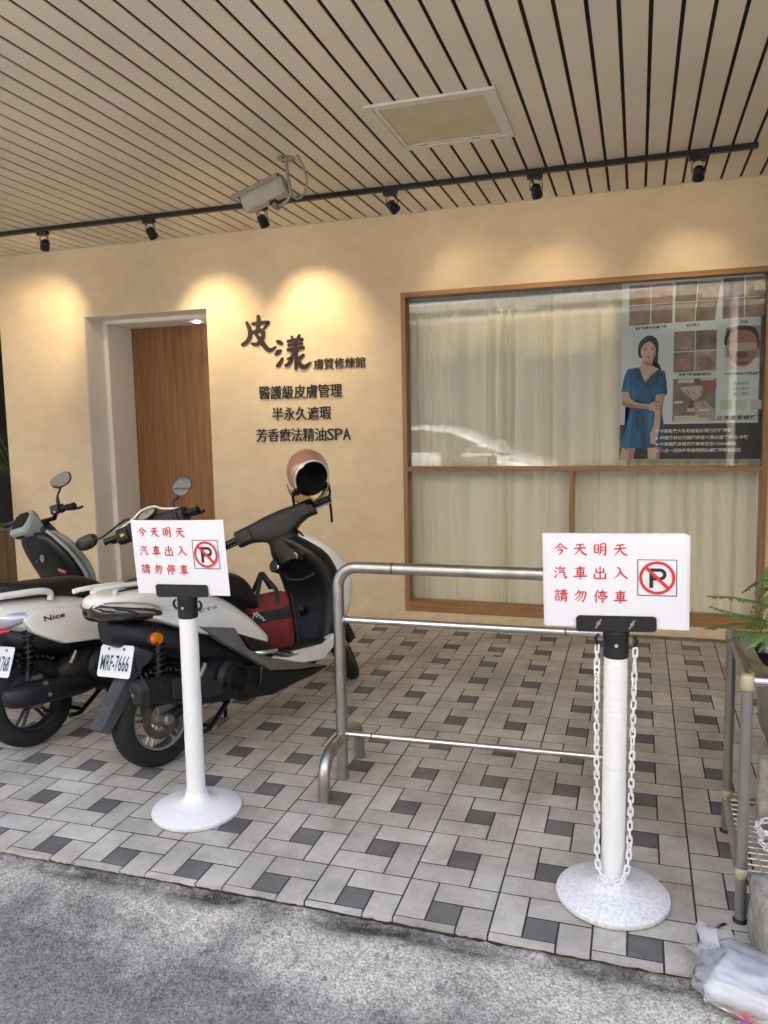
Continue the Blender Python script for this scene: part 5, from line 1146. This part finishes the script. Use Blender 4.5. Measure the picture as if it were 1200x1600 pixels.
cB = dict(base, fo=.065, by=.05, bz=-.02, trim=None, chrome_lever=True,
  panels=[('side_panel', M_SW, [(452, 527), (520, 529), (600, 533), (680, 543), (722, 560), (762, 582), (802, 614), (836, 654), (842, 668), (800, 661), (740, 651), (690, 648), (640, 641), (580, 621), (520, 602), (492, 590), (470, 556)], .176, .10, .016),
    ('side_trim', M_SG, [(634, 619), (735, 622), (752, 650), (778, 690), (850, 715), (930, 728), (1014, 738), (940, 751), (850, 755), (820, 737), (760, 702), (700, 668)], .200, .15, .006, True, 0.0),
    ('side_skirt', M_SBK, [(748, 640), (842, 668), (880, 690), (930, 700), (960, 702), (900, 718), (850, 714), (790, 694)], .190, .12, .006, True, 0.0),
    ('fender_side', M_FLAP, [(430, 650), (480, 638), (562, 650), (520, 684), (470, 724), (436, 760), (424, 700)], .075, .03, .006, True, 0.0),
    ('belly_side', M_SBK, [(818, 738), (850, 756), (940, 752), (1030, 738), (985, 768), (900, 805), (850, 812), (812, 800)], .17, .12, .008, True, 0.0)],
  mirrors=[])
cA = dict(base, panels=[('side_panel', M_SW, [(78, 598), (110, 572), (160, 557), (250, 554), (312, 562), (346, 602), (366, 642), (358, 653), (300, 659), (205, 671), (150, 654), (104, 634)], .178, .10, .022)], fo=-.03, by=-.01, bz=-.045, rim=M_RIMD, disc=False, steer=24, dash='dial', muffler=muf_round, lamps=lampsA, plate='NLT-1768', plate_at=(.062, -.100, .452), plate_tilt=-22, ign=False,
  body=[(-.17, .05, .69, .735), (-.12, .11, .62, .745), (.0, .142, .56, .735), (.12, .150, .515, .722), (.22, .152, .505, .710), (.34, .148, .505, .675), (.45, .15, .49, .60), (.50, .12, .49, .55)],
  seat=[(-.16, .08, .745, .80), (-.08, .13, .735, .83), (.08, .150, .715, .802), (.22, .150, .700, .792), (.36, .140, .66, .775), (.47, .115, .585, .715), (.52, .08, .55, .63)],
  under=[(-.13, .05, .56, .66), (0, .10, .46, .60), (.2, .13, .40, .56), (.42, .13, .32, .52), (.54, .13, .28, .42)],
  fender=[(.10, .54), (.03, .565), (.005, .52), (-.02, .38), (-.20, .20), (-.155, .175), (.01, .33), (.06, .42), (.12, .48)],
  mirrors=[(1, (.245, .905, 1.168), rad(14), rad(7), rad(-28), False, (.060, .046)), (-1, (-.47, .90, 1.05), rad(200), rad(0), rad(8), True, (.066, .043))])
cC = dict(cA, panels=[], paint=mat('shield_edge_grey', (.30, .31, .30), .4), fo=-.03, by=-.01, bz=-.01, rim=M_RIM, steer=12,
  inner=[(.33, .150, .93, 1.08), (.45, .200, .93, 1.06), (.58, .225, .93, 1.05), (.70, .225, .88, 1.01), (.80, .205, .835, .96), (.87, .165, .81, .93), (.905, .10, .815, .90)],
  shell=[(.30, .09, 1.0, 1.08), (.40, .15, 1.02, 1.10), (.52, .20, 1.03, 1.11), (.64, .214, 1.01, 1.10), (.76, .205, .95, 1.05), (.84, .180, .90, 1.0), (.89, .13, .87, .96), (.91, .05, .88, .95)], dash='bare', muffler=muf_round, lamps=lampsC, plate='MXC-0913', ign=False,
  mirrors=[(1, (.215, .905, 1.185), rad(24), rad(-4), rad(-16), False, (.068, .040))])
scB = scooter('white scooter with smoked tail lamp, plate MRF-7666 and red bag between its legs', (-.288, .648), 20.9, 8, cB)
scA = scooter('white scooter with Nice lettering on its side, parked in the middle', (-1.03, .68), 20.9, 8, cA)
scC = scooter('leftmost scooter with pale green square dash and grey edged leg shield', (-1.87, .76), 20.9, 8, cC)
def seam(s_, pts, r=.0016, m=None, nm='panel_seam'):
    MB().tube(smoothline(pts, 26), r, 6).obj(nm, m or M_RUB, s_, 50)
def hug(rows, y, zf, k=1.004, pw=2.6):
    """point on the right flank of a lofted body at length y, height fraction zf"""
    rr = interp(rows, 60); r_ = min(rr, key=lambda q: abs(q[0]-y)); cz, hz = (r_[2]+r_[3])/2, (r_[3]-r_[2])/2
    c_ = max(0.0, 1-abs(zf)**pw)**(1/pw); return (r_[1]*c_*k, y, cz+hz*zf)
for sc_, cf in ((scB, cB), (scA, cA)):
    for sx in (-1, 1):
        seam(sc_, [(sx*.10, .90+cf['by'], .96), (sx*.09, .98+cf['by'], .90), (sx*.05, 1.0+cf['by'], .84)], .0055, M_SBK, 'control_cable')
M_EDGE = mat('shield_edge_grey', (.30, .31, .30), .4)
MB().tube(smoothline([(.228, .985, .52), (.240, .97, .62), (.232, .915, .74), (.200, .86, .835), (.12, .835, .905)], 22), .012, 8).obj('shield_edge', M_EDGE, scC, 50)
MB().tube([(.12, .872, .665), (.175, .885, .645)], .013, 8).obj('red_label', mat('label_dull_red', (.30, .10, .08), .5), scC, 40)
M_RD = MB().lathe([(0, -.003), (.024, -.003), (.024, .003), (0, .003)], 20, 'Y', (.045, .818, .745)).obj('round_badge', mat('badge', (.28, .28, .27), .4, var=.6, vscale=90), scC, 40)

# ---- helmet on the right end of the handlebar
def w_of(s, p): return s.matrix_world @ Vector(p)
bpy.context.view_layer.update()
hp = at_y(481, 741, 1.60)
hel = thing('helmet', 'copper brown open face helmet hung over the scooter mirror', 'helmet', tuple(hp))
vd = (CAM-hp).normalized(); fwd_h = (vd+Vector((.44, 0, -.66))).normalized(); uph = (Vector((-.16, 0, 1))-fwd_h*Vector((-.16, 0, 1)).dot(fwd_h)).normalized(); sdh = uph.cross(fwd_h).normalized()
HB = Matrix((sdh, uph, fwd_h)).transposed().to_4x4()   # local z looks out of the face opening
def capsph(th0, th1, k, nx=40, ny=16, sq=None):
    rg_ = []
    for j in range(ny+1):
        t_ = th0+(th1-th0)*j/ny
        rg_.append([Vector((.112*k*math.sin(t_)*math.cos(p_), .128*k*math.sin(t_)*math.sin(p_)+.012*k, .125*k*math.cos(t_))) for p_ in [2*math.pi*q/nx for q in range(nx)]])
    return rg_
M_HEL = mat('helmet_copper', (.38, .195, .135), .18, var=.06, vscale=6, coat=.7); M_LIN = mat('helmet_liner', (.006, .006, .006), .9)
o = MB().rings(capsph(rad(57), rad(178), 1.0), False).xf(HB).obj('shell', M_HEL, hel, 60)
MB().rings(capsph(rad(56), rad(179), .93), False).xf(HB).obj('liner', M_LIN, hel, 60)
rim = [Vector((.112*.985*math.sin(rad(57))*math.cos(p_), .128*.985*math.sin(rad(57))*math.sin(p_)+.012, .125*math.cos(rad(57)))) for p_ in [math.pi*(-.12)+math.pi*1.24*q/40 for q in range(41)]]
MB().tube(rim, .0055, 8).xf(HB).obj('rim_trim', mat('trim_silver', (.66, .65, .62), .3, .3), hel, 60)
M_VIS = thin_glass('visor_tint', (.58, .46, .30), .02, 1.75)
vz = []; 
for j in range(9):
    t_ = rad(20+78*j/8); vz.append([Vector((.116*math.sin(t_)*math.cos(p_), .190*math.sin(t_)*math.sin(p_)-.012, .128*math.cos(t_)+.006)) for p_ in [math.pi*1.06+math.pi*.88*q/20 for q in range(21)]])
vb = MB()
for j in range(8): vb.add(vz[j]+vz[j+1], [(q, q+1, 21+q+1, 21+q) for q in range(20)])
vb.xf(HB).obj('visor', M_VIS, hel, 60)
MB().tube([vz[-1][k] for k in range(21)], .0028, 6).xf(HB).obj('visor_edge', mat('visor_brown', (.16, .10, .05), .3), hel, 50)
for sx in (-1, 1): MB().rings([sup(y_, .016, -.012, .012, 12, 2.4, sx*.078) for y_ in (-.085, -.062, -.05)]).xf(HB @ Matrix.Translation((0, 0, .045))).obj('cheek_pad', M_LIN, hel, 50)
for sx, dz, ln in ((1, -.02, .19), (-1, -.02, .10)):
    st = [(sx*.098, -.055, .055), (sx*.104, -.095, .06), (sx*.100, -.13, .065), (sx*.108, -.11-ln*.6, .07), (sx*.112, -.10-ln, .07)]
    MB().rings([[p+Vector((d[0], d[1], d[2])) for d in ((-.007, 0, -.0015), (.007, 0, -.0015), (.007, 0, .0015), (-.007, 0, .0015))] for p in smoothline(st, 14)]).xf(HB).obj('strap', M_SBK, hel)
for k, (x, y_) in enumerate(((-.055, .098), (.012, .118))):
    z_ = .125*math.sqrt(max(0, 1-(x/.112)**2-((y_-.012)/.128)**2)); n = Vector((x/.112**2, (y_-.012)/.128**2, z_/.125**2)).normalized()
    q = n.to_track_quat('Z', 'Y').to_matrix().to_4x4(); q.translation = Vector((x, y_, z_))+n*.0012
    MB().lathe([(0, -.001), (.016 if k == 0 else .006, -.001), (.014 if k == 0 else .005, .0006), (0, .0006)], 16).xf(HB @ q @ Matrix.Diagonal((1.4, .7, 1, 1))).obj('sticker' if k == 0 else 'vent', mat('sticker_pale', (.62, .58, .50), .4) if k == 0 else M_LIN, hel)
# ---- red bag on the hook
bg_ = thing('carry_bag', 'red and black fabric bag hanging between seat and leg shield', 'bag')
bg_.matrix_world = scB.matrix_world @ Matrix.Translation((.05, .735, .358)) @ Matrix.Rotation(rad(-26), 4, 'Z')
M_BR_ = mat('bag_red', (.20, .014, .018), .75, var=.35, vscale=16, bump=.25, bscale=30); M_BKF = mat('bag_black', (.010, .010, .011), .7, var=.3, vscale=20, bump=.2, bscale=40)
def bring(z, ly, lx, n=28): return sup(z, lx, -ly, ly, n, 5.0, 0.0, 'Z')
def bloft(rows, k): return MB().rings([[Vector((p.x*k, p.y*k, p.z)) for p in bring(*r)] for r in rows])
rows = [(.0, .098, .056), (.015, .112, .066), (.08, .118, .074), (.16, .120, .070), (.24, .118, .060), (.275, .110, .050), (.285, .095, .040)]
bloft(rows, 1.0).obj('bag_body', M_BR_, bg_, 40)
MB().rings([[Vector((p.x*1.012, p.y*1.012, p.z)) for p in bring(*r)] for r in ((.150, .120, .071), (.152, .121, .0715), (.205, .120, .066), (.207, .119, .065))]).obj('band', M_BKF, bg_, 40)
MB().box(-.060, .062, .1195, .132, .012, .270).obj('side_panel', M_BKF, bg_, bevel=.006)
for sy in (-.055, .055):
    pts = smoothline([(.062, sy-.012, .235), (.050, sy*.9, .30), (.02, sy*.35, .36), (.0, 0, .40), (-.02, sy*.35, .36), (-.045, sy*.9, .30)], 20)
    MB().rings([[p+Vector(d) for d in ((0, -.012, -.002), (0, .012, -.002), (0, .012, .002), (0, -.012, .002))] for p in pts]).obj('handle', M_BKF, bg_)
lg = brush([[(0, 0), (6, 12), (12, 0)], [(4, 14), (18, 8), (24, -4)], [(14, 16), (16, 2)], [(20, -4), (28, -2), (30, -10)], [(26, -10), (34, -12)]], 2.4*.0018, .0018, .0018)
lo_ = lg.obj('logo', mat('bag_logo_white', (.7, .7, .68), .6), bg_); lg_m = Matrix.Translation((.0755, -.098, .185)) @ Matrix.Rotation(math.pi/2, 4, 'Z') @ Matrix.Rotation(math.pi/2, 4, 'X'); lo_.matrix_local = lg_m
lo_.scale = (.0006/.0018*3, .0006/.0018*3, 1)

# ================================================================ PLANT STAND AND WHAT STANDS ON AND ROUND IT
M_SLV = mat('sleeved_tube', (.26, .25, .225), .3, .4, var=.2, vscale=8, coat=.3)
M_ELB = mat('yellowed_elbow', (.44, .39, .24), .4, var=.1)
ps_ = thing('plant_stand', 'grey sleeved tube stand holding a fern at the right edge', 'stand', (2.075, .2, 0))
TX, TY, TZ = .95, .53, .765
def rtube(a, b, r=.0165): return MB().tube([a, b], r, 14)
for (x, y) in ((0, 0), (.012, TY), (TX, 0), (TX, TY)):
    g = fz(2.075+x, .2+y); rtube((x, y, g+.006), (x, y, TZ-.014)).obj('leg', M_SLV, ps_, 40)
    MB().lathe([(.0, 0), (.022, 0), (.022, .006), (.017, .012), (.0, .012)], 14, 'Z', (x, y, g)).obj('foot', M_SBM, ps_, 40)
    MB().lathe([(.0185, -.030), (.0205, -.028), (.0205, .006), (.016, .015), (0, .018)], 16, 'Z', (x, y, TZ)).obj('elbow', M_ELB if y == 0 else M_SLV, ps_, 50)
    MB().lathe([(.018, 0), (.0195, .002), (.0195, .03), (.018, .032)], 14, 'Z', (x, y, .150), cap=False).obj('collar', M_ELB, ps_, 40)
for z, nm in ((TZ-.003, 'top_rail'), (.145, 'lower_rail')):
    rtube((0, .016, z), (.012, TY-.016, z)).obj(nm, M_SLV if z < .5 else M_STEEL2, ps_, 40); rtube((TX, .016, z), (TX, TY-.016, z)).obj(nm, M_SLV, ps_, 40)
    rtube((.016, 0, z), (TX-.016, 0, z), .017 if z > .5 else .0165).obj(nm, M_STEEL if z > .5 else M_SLV, ps_, 40); rtube((.028, TY, z), (TX-.016, TY, z)).obj(nm, M_SLV, ps_, 40)
wr = MB()
for k in range(14): wr.tube([(.0, .03+.036*k, .158), (TX, .03+.036*k, .158)], .0028, 6)
for k in range(5): wr.tube([(.06+.2*k, .0, .1625), (.06+.2*k, TY, .1625)], .0025, 6)
wr.obj('wire_shelf', mat('wire_shelf', (.55, .52, .46), .4, .5), ps_, 40)
pot = thing('fern_pot', 'stainless basin used as a planter set into the stand', 'planter', (2.30, .46, .50))
bs = []
for (z, hx, hy, ro) in ((0, .13, .14, 3), (.03, .15, .16, 3.5), (.22, .165, .185, 4), (.262, .170, .190, 4), (.266, .205, .225, 8), (.270, .205, .225, 8), (.270, .166, .186, 4), (.22, .160, .18, 4)):
    bs.append([Vector((hx*math.copysign(abs(math.cos(t))**(2/ro), math.cos(t)), hy*math.copysign(abs(math.sin(t))**(2/ro), math.sin(t)), z)) for t in [2*math.pi*q/40 for q in range(40)]])
MB().rings(bs, True).obj('basin', M_STEEL, pot, 40)
MB().rings([[v*.97+Vector((0, 0, .006)) for v in bs[-1]], [v*.97+Vector((0, 0, .016)) for v in bs[-1]]]).obj('soil', mat('potting_soil', (.014, .010, .007), .95, bump=.6, bscale=80), pot)
# fern
M_FERN = mat('fern_green', (.10, .235, .05), .5, col2=(.055, .145, .035), vscale=14); M_FERL = mat('fern_light', (.17, .30, .045), .5, col2=(.09, .20, .03), vscale=14); M_STEM = mat('fern_stem', (.07, .09, .02), .6)
fr_ = thing('fern', 'green sword fern spilling out of the basin on the stand', 'fern', (2.30, .46, .765))
rf = random.Random(9)
def frond(tip, h, light, seed):
    rr = random.Random(seed); tip = Vector(tip); L = tip.length; pts = smoothline([(0, 0, -.03), tuple(Vector((tip.x*.35, tip.y*.35, h))), tuple(Vector((tip.x*.7, tip.y*.7, h*.95+tip.z*.25))), tuple(tip)], 48)
    mb = MB().tube(pts, [.0018]*24+[.0018*(1-k/26) for k in range(24)], 5)
    lf = MB()
    for i in range(4, 48):
        t_ = (pts[min(i+1, 47)]-pts[i-1]).normalized(); sd_ = t_.cross(Vector((0, 0, 1))); sd_ = sd_.normalized() if sd_.length > .05 else Vector((1, 0, 0)); upn = sd_.cross(t_)
        u = i/47; ln = .021*min(1, .25+u*4)*rr.uniform(.85, 1.1)
        if u > .9: ln *= max(.25, (1-u)*8)
        for sg in (-1, 1):
            d = (sd_*sg+t_*.25-upn*rr.uniform(-.1, .45)).normalized(); w_ = .0030; p = pts[i]+t_*(.002*sg)
            n_ = d.cross(upn).normalized()
            lf.add([p, p+d*ln*.35+t_*w_, p+d*ln*.75+t_*w_*.8-upn*.003, p+d*ln-upn*.003, p+d*ln*.7-t_*w_*.8-upn*.003, p+d*ln*.3-t_*w_, p+d*ln*.5-upn*.0005], [(0, 1, 6), (1, 2, 6), (2, 3, 6), (3, 4, 6), (4, 5, 6), (5, 0, 6)])
    st = mb.obj('frond_stem', M_STEM, fr_, 50); lf.obj('frond_leaflets', M_FERL if light else M_FERN, st, 50)
def ftip(px, py, y): v = at_y(px, py, y); return (v.x-2.30, v.y-.46, v.z-.765)
frond(ftip(1106, 931, .42), .15, 0, 1); frond(ftip(1111, 948, .34), .11, 0, 2); frond(ftip(1103, 982, .44), .09, 0, 3); frond(ftip(1166, 1012, .26), .10, 1, 4); frond(ftip(1127, 1003, .55), .05, 0, 5)
frond(ftip(1160, 925, .60), .20, 0, 6); frond(ftip(1185, 1018, .32), .12, 0, 7); frond(ftip(1128, 955, .30), .10, 1, 8); frond(ftip(1150, 990, .30), .08, 0, 9)
for k in range(44):
    a = rad(-95+190*k/43+rf.uniform(-8, 8)); L = rf.uniform(.22, .36); frond((L*math.cos(a), L*math.sin(a), rf.uniform(-.10, .14)), rf.uniform(.12, .26), k % 5 == 0, 20+k)
for k in range(22):
    a = rad(100+160*k/21); L = rf.uniform(.12, .24); frond((L*math.cos(a), L*math.sin(a), rf.uniform(.05, .22)), rf.uniform(.15, .28), 0, 50+k)
# concrete blocks
M_CONC = mat('rough_concrete', (.40, .375, .32), .95, col2=(.20, .185, .155), vscale=28, bump=.9, bscale=70)
def block(lab, x, y, z, sx, sy, sz, rz, seed):
    bm = bmesh.new(); bmesh.ops.create_cube(bm, size=1); bmesh.ops.subdivide_edges(bm, edges=bm.edges, cuts=9, use_grid_fill=True)
    for v in bm.verts:
        p = v.co*2; m_ = max(abs(p.x), abs(p.y), abs(p.z)); 
        k = sum(1 for c in p if abs(c) > .97)
        v.co = Vector((v.co.x*sx, v.co.y*sy, v.co.z*sz)); nz_ = mn.fractal(v.co*14+Vector((seed, 0, 0)), .7, 2.2, 4)
        v.co += v.co.normalized()*(.008*nz_-(.006 if k == 2 else .014 if k == 3 else 0))
        if v.co.z < -sz/2+.004: v.co.z = -sz/2
    me = bpy.data.meshes.new('concrete_block'); bm.to_mesh(me); bm.free(); me.materials.append(M_CONC)
    for p in me.polygons: p.use_smooth = True
    o = bpy.data.objects.new('concrete_block', me); C.objects.link(o); o.location = (x, y, z+sz/2); o.rotation_euler = (0, 0, rz); return tag(o, lab, 'concrete block', 'rough concrete blocks by the plant stand')
block('larger rough concrete block on the ground before the plant stand', 2.275, .055, fz(2.2, 0)+.002, .36, .22, .195, rad(4), 1)
block('rough concrete block resting on the wire shelf under the fern', 2.33, .53, .166, .34, .13, .26, rad(-3), 5)
block('low concrete lump wedged at the foot of the larger block', 2.20, -.085, fz(2.2, -.08)-.012, .22, .12, .085, rad(12), 9)
ch2 = thing('plastic_chain', 'heap of white plastic chain lying on the wire shelf', 'chain', (2.18, .37, .168))
chain(ch2, [(-.035, .07, .012), (-.02, .02, .03), (.03, .05, .045), (.0, .08, .05), (-.04, .03, .05), (.01, -.02, .045), (.05, .02, .03), (.03, .07, .02), (-.03, .0, .022), (.0, -.07, .01), (.03, -.12, .01), (.06, -.09, .012)], seed=4, jit=.5)

# ---- carrier bag lying at the kerb
M_FILM = bpy.data.materials.new('plastic_film'); M_FILM.use_nodes = True; t = M_FILM.node_tree; t.nodes.clear(); N = t.nodes.new
o_ = N('ShaderNodeOutputMaterial'); mx = N('ShaderNodeMixShader'); m2 = N('ShaderNodeMixShader'); tr_ = N('ShaderNodeBsdfTransparent'); tr_.inputs[0].default_value = (.93, .94, .97, 1)
df = N('ShaderNodeBsdfDiffuse'); df.inputs[0].default_value = (.95, .95, .95, 1); gl = N('ShaderNodeBsdfGlossy'); gl.inputs['Roughness'].default_value = .18
m2.inputs[0].default_value = .27; fr2 = N('ShaderNodeFresnel'); fr2.inputs[0].default_value = 1.35
_n = N('ShaderNodeTexVoronoi'); _n.inputs['Scale'].default_value = 38; _n.feature = 'SMOOTH_F1'; _tc = N('ShaderNodeTexCoord'); _b = N('ShaderNodeBump'); _b.inputs['Strength'].default_value = .35; _b.inputs['Distance'].default_value = .012; t.links.new(_tc.outputs['Object'], _n.inputs[0]); t.links.new(_n.outputs['Distance'], _b.inputs['Height']); t.links.new(_b.outputs[0], gl.inputs['Normal']); t.links.new(_b.outputs[0], df.inputs['Normal'])
t.links.new(tr_.outputs[0], m2.inputs[1]); t.links.new(df.outputs[0], m2.inputs[2]); t.links.new(fr2.outputs[0], mx.inputs[0]); t.links.new(m2.outputs[0], mx.inputs[1]); t.links.new(gl.outputs[0], mx.inputs[2]); t.links.new(mx.outputs[0], o_.inputs[0])
pb = thing('plastic_bag', 'knotted translucent carrier bag with white cartons at the kerb', 'plastic bag', (2.06, -.115, fz(2.06, -.1)-.012), rad(-24))
M_CART = mat('white_carton', (.90, .89, .86), .55, var=.04)
MB().box(-.085, .115, -.095, .065, .004, .052).obj('carton', M_CART, pb, bevel=.006)
MB().box(-.070, .105, -.080, .050, .053, .085).obj('carton', M_CART, pb, bevel=.006)
bm = bmesh.new(); bmesh.ops.create_icosphere(bm, subdivisions=5, radius=1)
for v in bm.verts:
    p = v.co.copy(); q = Vector((math.copysign(abs(p.x)**.55, p.x)*.130, math.copysign(abs(p.y)**.6, p.y)*.108, math.copysign(abs(p.z)**.6, p.z)*.049+.047))
    f_ = mn.fractal(p*2.3, .9, 2.2, 4); r_ = mn.noise(Vector((p.x*9+p.y*4, p.y*2, p.z*6)))
    q += p*(.013*f_+.003*abs(r_)); q.z = max(q.z, .001+.002*abs(f_))
    if q.z > .06: q.z -= .018*max(0, (abs(p.x)-.3))
    v.co = q
me = bpy.data.meshes.new('film'); bm.to_mesh(me); bm.free(); me.materials.append(M_FILM)
for p in me.polygons: p.use_smooth = True
fo = bpy.data.objects.new('film', me); C.objects.link(fo); fo.parent = pb
for k, (pts, wd) in enumerate((([(-.10, .03, .06), (-.135, .06, .095), (-.13, .115, .085), (-.10, .125, .04), (-.08, .09, .02)], .062), ([(-.11, .0, .05), (-.155, .02, .06), (-.175, .06, .04), (-.15, .085, .015)], .058))):
    P = smoothline(pts, 18); vs = []
    for i, p in enumerate(P):
        for q in range(6):
            u = (q/5-.5)*(.55+.45*math.sin(math.pi*i/17)); vs.append(p+Vector((u*wd*.9, u*wd*.5, abs(u)*wd*.5+.0015*math.sin(i*.9+q*1.5+k))))
    MB().add(vs, [(i*6+q, i*6+q+1, (i+1)*6+q+1, (i+1)*6+q) for i in range(17) for q in range(5)]).obj('handle', M_FILM, pb, 60)
M_PR = mat('bag_print_red', (.55, .08, .10), .6); M_PV = mat('bag_print_violet', (.30, .16, .42), .6)
petals = []
for k in range(9):
    a = rad(180*k/8); petals.append([(0, 0, .5), (14*math.cos(a)-3, 10*math.sin(a)+6, .8), (26*math.cos(a), 22*math.sin(a), .4)])
lt = brush(petals+[[(-34, 22, .6), (-26, 2, 1), (-10, -10, 1.2), (12, -12, 1.2), (30, -4, 1), (44, 6, .6)], [(30, -4), (36, -16), (28, -22)]], 2.2*.0011, .0011, .0011).obj('printed_lotus', M_PR, pb)
lt.location = (.035, -.1225, .030); lt.rotation_euler = (rad(78), 0, 0)
zi = brush([[(0, 10), (12, 10)], [(6, 14), (6, 0)], [(0, 5), (12, 6)], [(1, 1), (11, 1)], [(1, 10), (1, 1)], [(11, 10), (11, 1)]], 1.8*.0014, .0014, .0014).obj('printed_character', M_PV, pb); zi.location = (.020, -.1235, .020); zi.rotation_euler = (rad(78), 0, 0)

# ---- fallen leaf
lf = MB().add([(-.022, 0, .003), (-.008, .012, .006), (.010, .010, .004), (.024, 0, .009), (.008, -.011, .005), (-.010, -.010, .007), (0, 0, .002)], [(0, 1, 6), (1, 2, 6), (2, 3, 6), (3, 4, 6), (4, 5, 6), (5, 0, 6)]).obj('fallen_leaf', mat('dry_leaf', (.13, .045, .018), .7), None, 50, loc=(.926, 2.554, fz(.926, 2.554)+.001))
lf.modifiers.new('t', 'SOLIDIFY').thickness = .0015; tag(lf, 'single dry brown leaf lying on the tiles', 'leaf')

# ================================================================ PASSAGE AT THE LEFT END
bx_ = thing('planter_box', 'brown wooden planter box in the dark passage at the left', 'planter', (-3.90, 3.75, fz(-3.9, 3.7)))
M_PW = woodmat('planter_wood', (.15, .085, .03), (.08, .04, .014), 'Z')
for k in range(6): MB().box(-.42+.14*k, -.285+.14*k, -.16, -.135, 0, .55).obj('board', M_PW, bx_, bevel=.003)
MB().box(-.42, .42, -.134, .16, 0, .53).obj('box_body', M_PW, bx_); MB().box(-.43, .43, -.165, .165, .551, .575).obj('top_board', mat('planter_top', (.10, .11, .09), .6), bx_)
sb = thing('passage_shrub', 'dark leafy shrub in the passage left of the wall', 'shrub', (-3.85, 3.85, fz(-3.8, 3.8)+.53))
M_SHL = mat('shrub_leaf', (.075, .13, .03), .5, col2=(.03, .06, .015), vscale=8)
rs_ = random.Random(21); lv = MB(); stm = MB()
for k in range(9):
    a = rs_.uniform(0, 6.28); tp = Vector((.3*math.cos(a), .2*math.sin(a), rs_.uniform(.5, 1.2))); P = smoothline([(0, 0, 0), tuple(tp*.5+Vector((0, 0, .15))), tuple(tp)], 12); stm.tube(P, .006, 5)
    for i in range(3, 12):
        for q in range(4):
            d = Vector((rs_.uniform(-1, 1), rs_.uniform(-1, 1), rs_.uniform(-.6, .5))).normalized(); p = P[i]; s_ = d.cross(Vector((.2, .1, 1))).normalized()*.016; L_ = rs_.uniform(.06, .11)
            lv.add([p, p+d*L_*.5+s_, p+d*L_-Vector((0, 0, .02)), p+d*L_*.5-s_], [(0, 1, 2, 3)])
lv.obj('foliage', M_SHL, sb); stm.obj('stem', M_STEM, sb, 40)
ds = MB().lathe([(0, -.004), (.16, -.004), (.165, 0), (.16, .004), (0, .004)], 32, 'Y', (0, 0, .92)).obj('disc', mat('dull_pink', (.34, .19, .15), .5), None, 40)
sgn = thing('round_sign', 'dull pink round sign on a grey pole at the left edge', 'sign', (-3.62, 3.05, fz(-3.62, 3.05))); ds.parent = sgn; ds.name = 'sign_disc'
MB().tube([(.06, .012, 0), (.06, .012, 1.0)], .014, 10).obj('pole', mat('pole_grey', (.2, .2, .19), .5, .5), sgn, 40)

# ================================================================ CAR ACROSS THE STREET (seen reflected in the glass)
car = thing('parked_car', 'silver hatchback parked across the street, seen only as a reflection', 'car', (-1.55, -5.1, .042))
M_CAR = mat('car_silver', (.58, .59, .60), .3, .0, coat=.8); M_CG = mat('car_glass', (.02, .022, .025), .05)
def csec(x, hw, z0, z1, pw=4): return [Vector((x, p.x, p.z)) for p in sup(0, hw, z0, z1, 28, pw)]
MB().rings([csec(x, w, a, b) for x, w, a, b in interp([(-2.15, .70, .45, .80), (-2.10, .80, .32, 1.06), (-1.5, .88, .22, 1.09), (0, .89, .20, 1.07), (1.0, .88, .22, 1.03), (1.7, .84, .25, .90), (2.12, .76, .32, .72), (2.2, .66, .42, .62)], 30)]).obj('body', M_CAR, car, 60)
cab = MB().rings([csec(x, w, .98, b, 3.2) for x, w, b in interp([(-2.0, .66, 1.0), (-1.7, .72, 1.30), (-1.0, .74, 1.47), (-.2, .74, 1.50), (.4, .72, 1.42), (.9, .70, 1.18), (1.25, .66, .97)], 24)]).obj('roof', M_CAR, car, 60)
for sy in (-1, 1):
    MB().rings([[Vector((x, sy*(.735+.010*k), z)) for x, z in ((-1.65, 1.10), (-1.5, 1.26), (-1.0, 1.40), (-.25, 1.42), (.25, 1.36), (.72, 1.17), (.85, 1.09))] for k in (0, 1)]).obj('side_window', M_CG, cab)
    MB().rings([sup(.78+.0, .09, 1.05, 1.18, 14, 2.4, sy*.95)]+[sup(.92, .06, 1.06, 1.16, 14, 2.4, sy*.95)]).xf(Matrix(((0, 1, 0, 0), (1, 0, 0, 0), (0, 0, 1, 0), (0, 0, 0, 1)))).obj('wing_mirror', M_CAR, car, 50)
    for x in (-1.35, 1.35):
        w_ = MB().lathe([(.20, sy*.86), (.30, sy*.86), (.315, sy*.80), (.315, sy*.68), (.20, sy*.66)], 32, 'Y', (x, 0, .315), cap=False).obj('tyre', M_RUB, car, 50)
        MB().lathe([(0, sy*.83), (.08, sy*.84), (.19, sy*.865), (.205, sy*.855), (.205, sy*.70), (0, sy*.70)], 24, 'Y', (x, 0, .315)).obj('rim', M_RIM, w_, 40)
    MB().box(1.98, 2.10, sy*.45-.14, sy*.45+.14, .60, .70).obj('headlamp', M_LCL, car, bevel=.02)
MB().rings([[Vector((x, y, z)) for y in ()] for x, z in ()]) if False else None
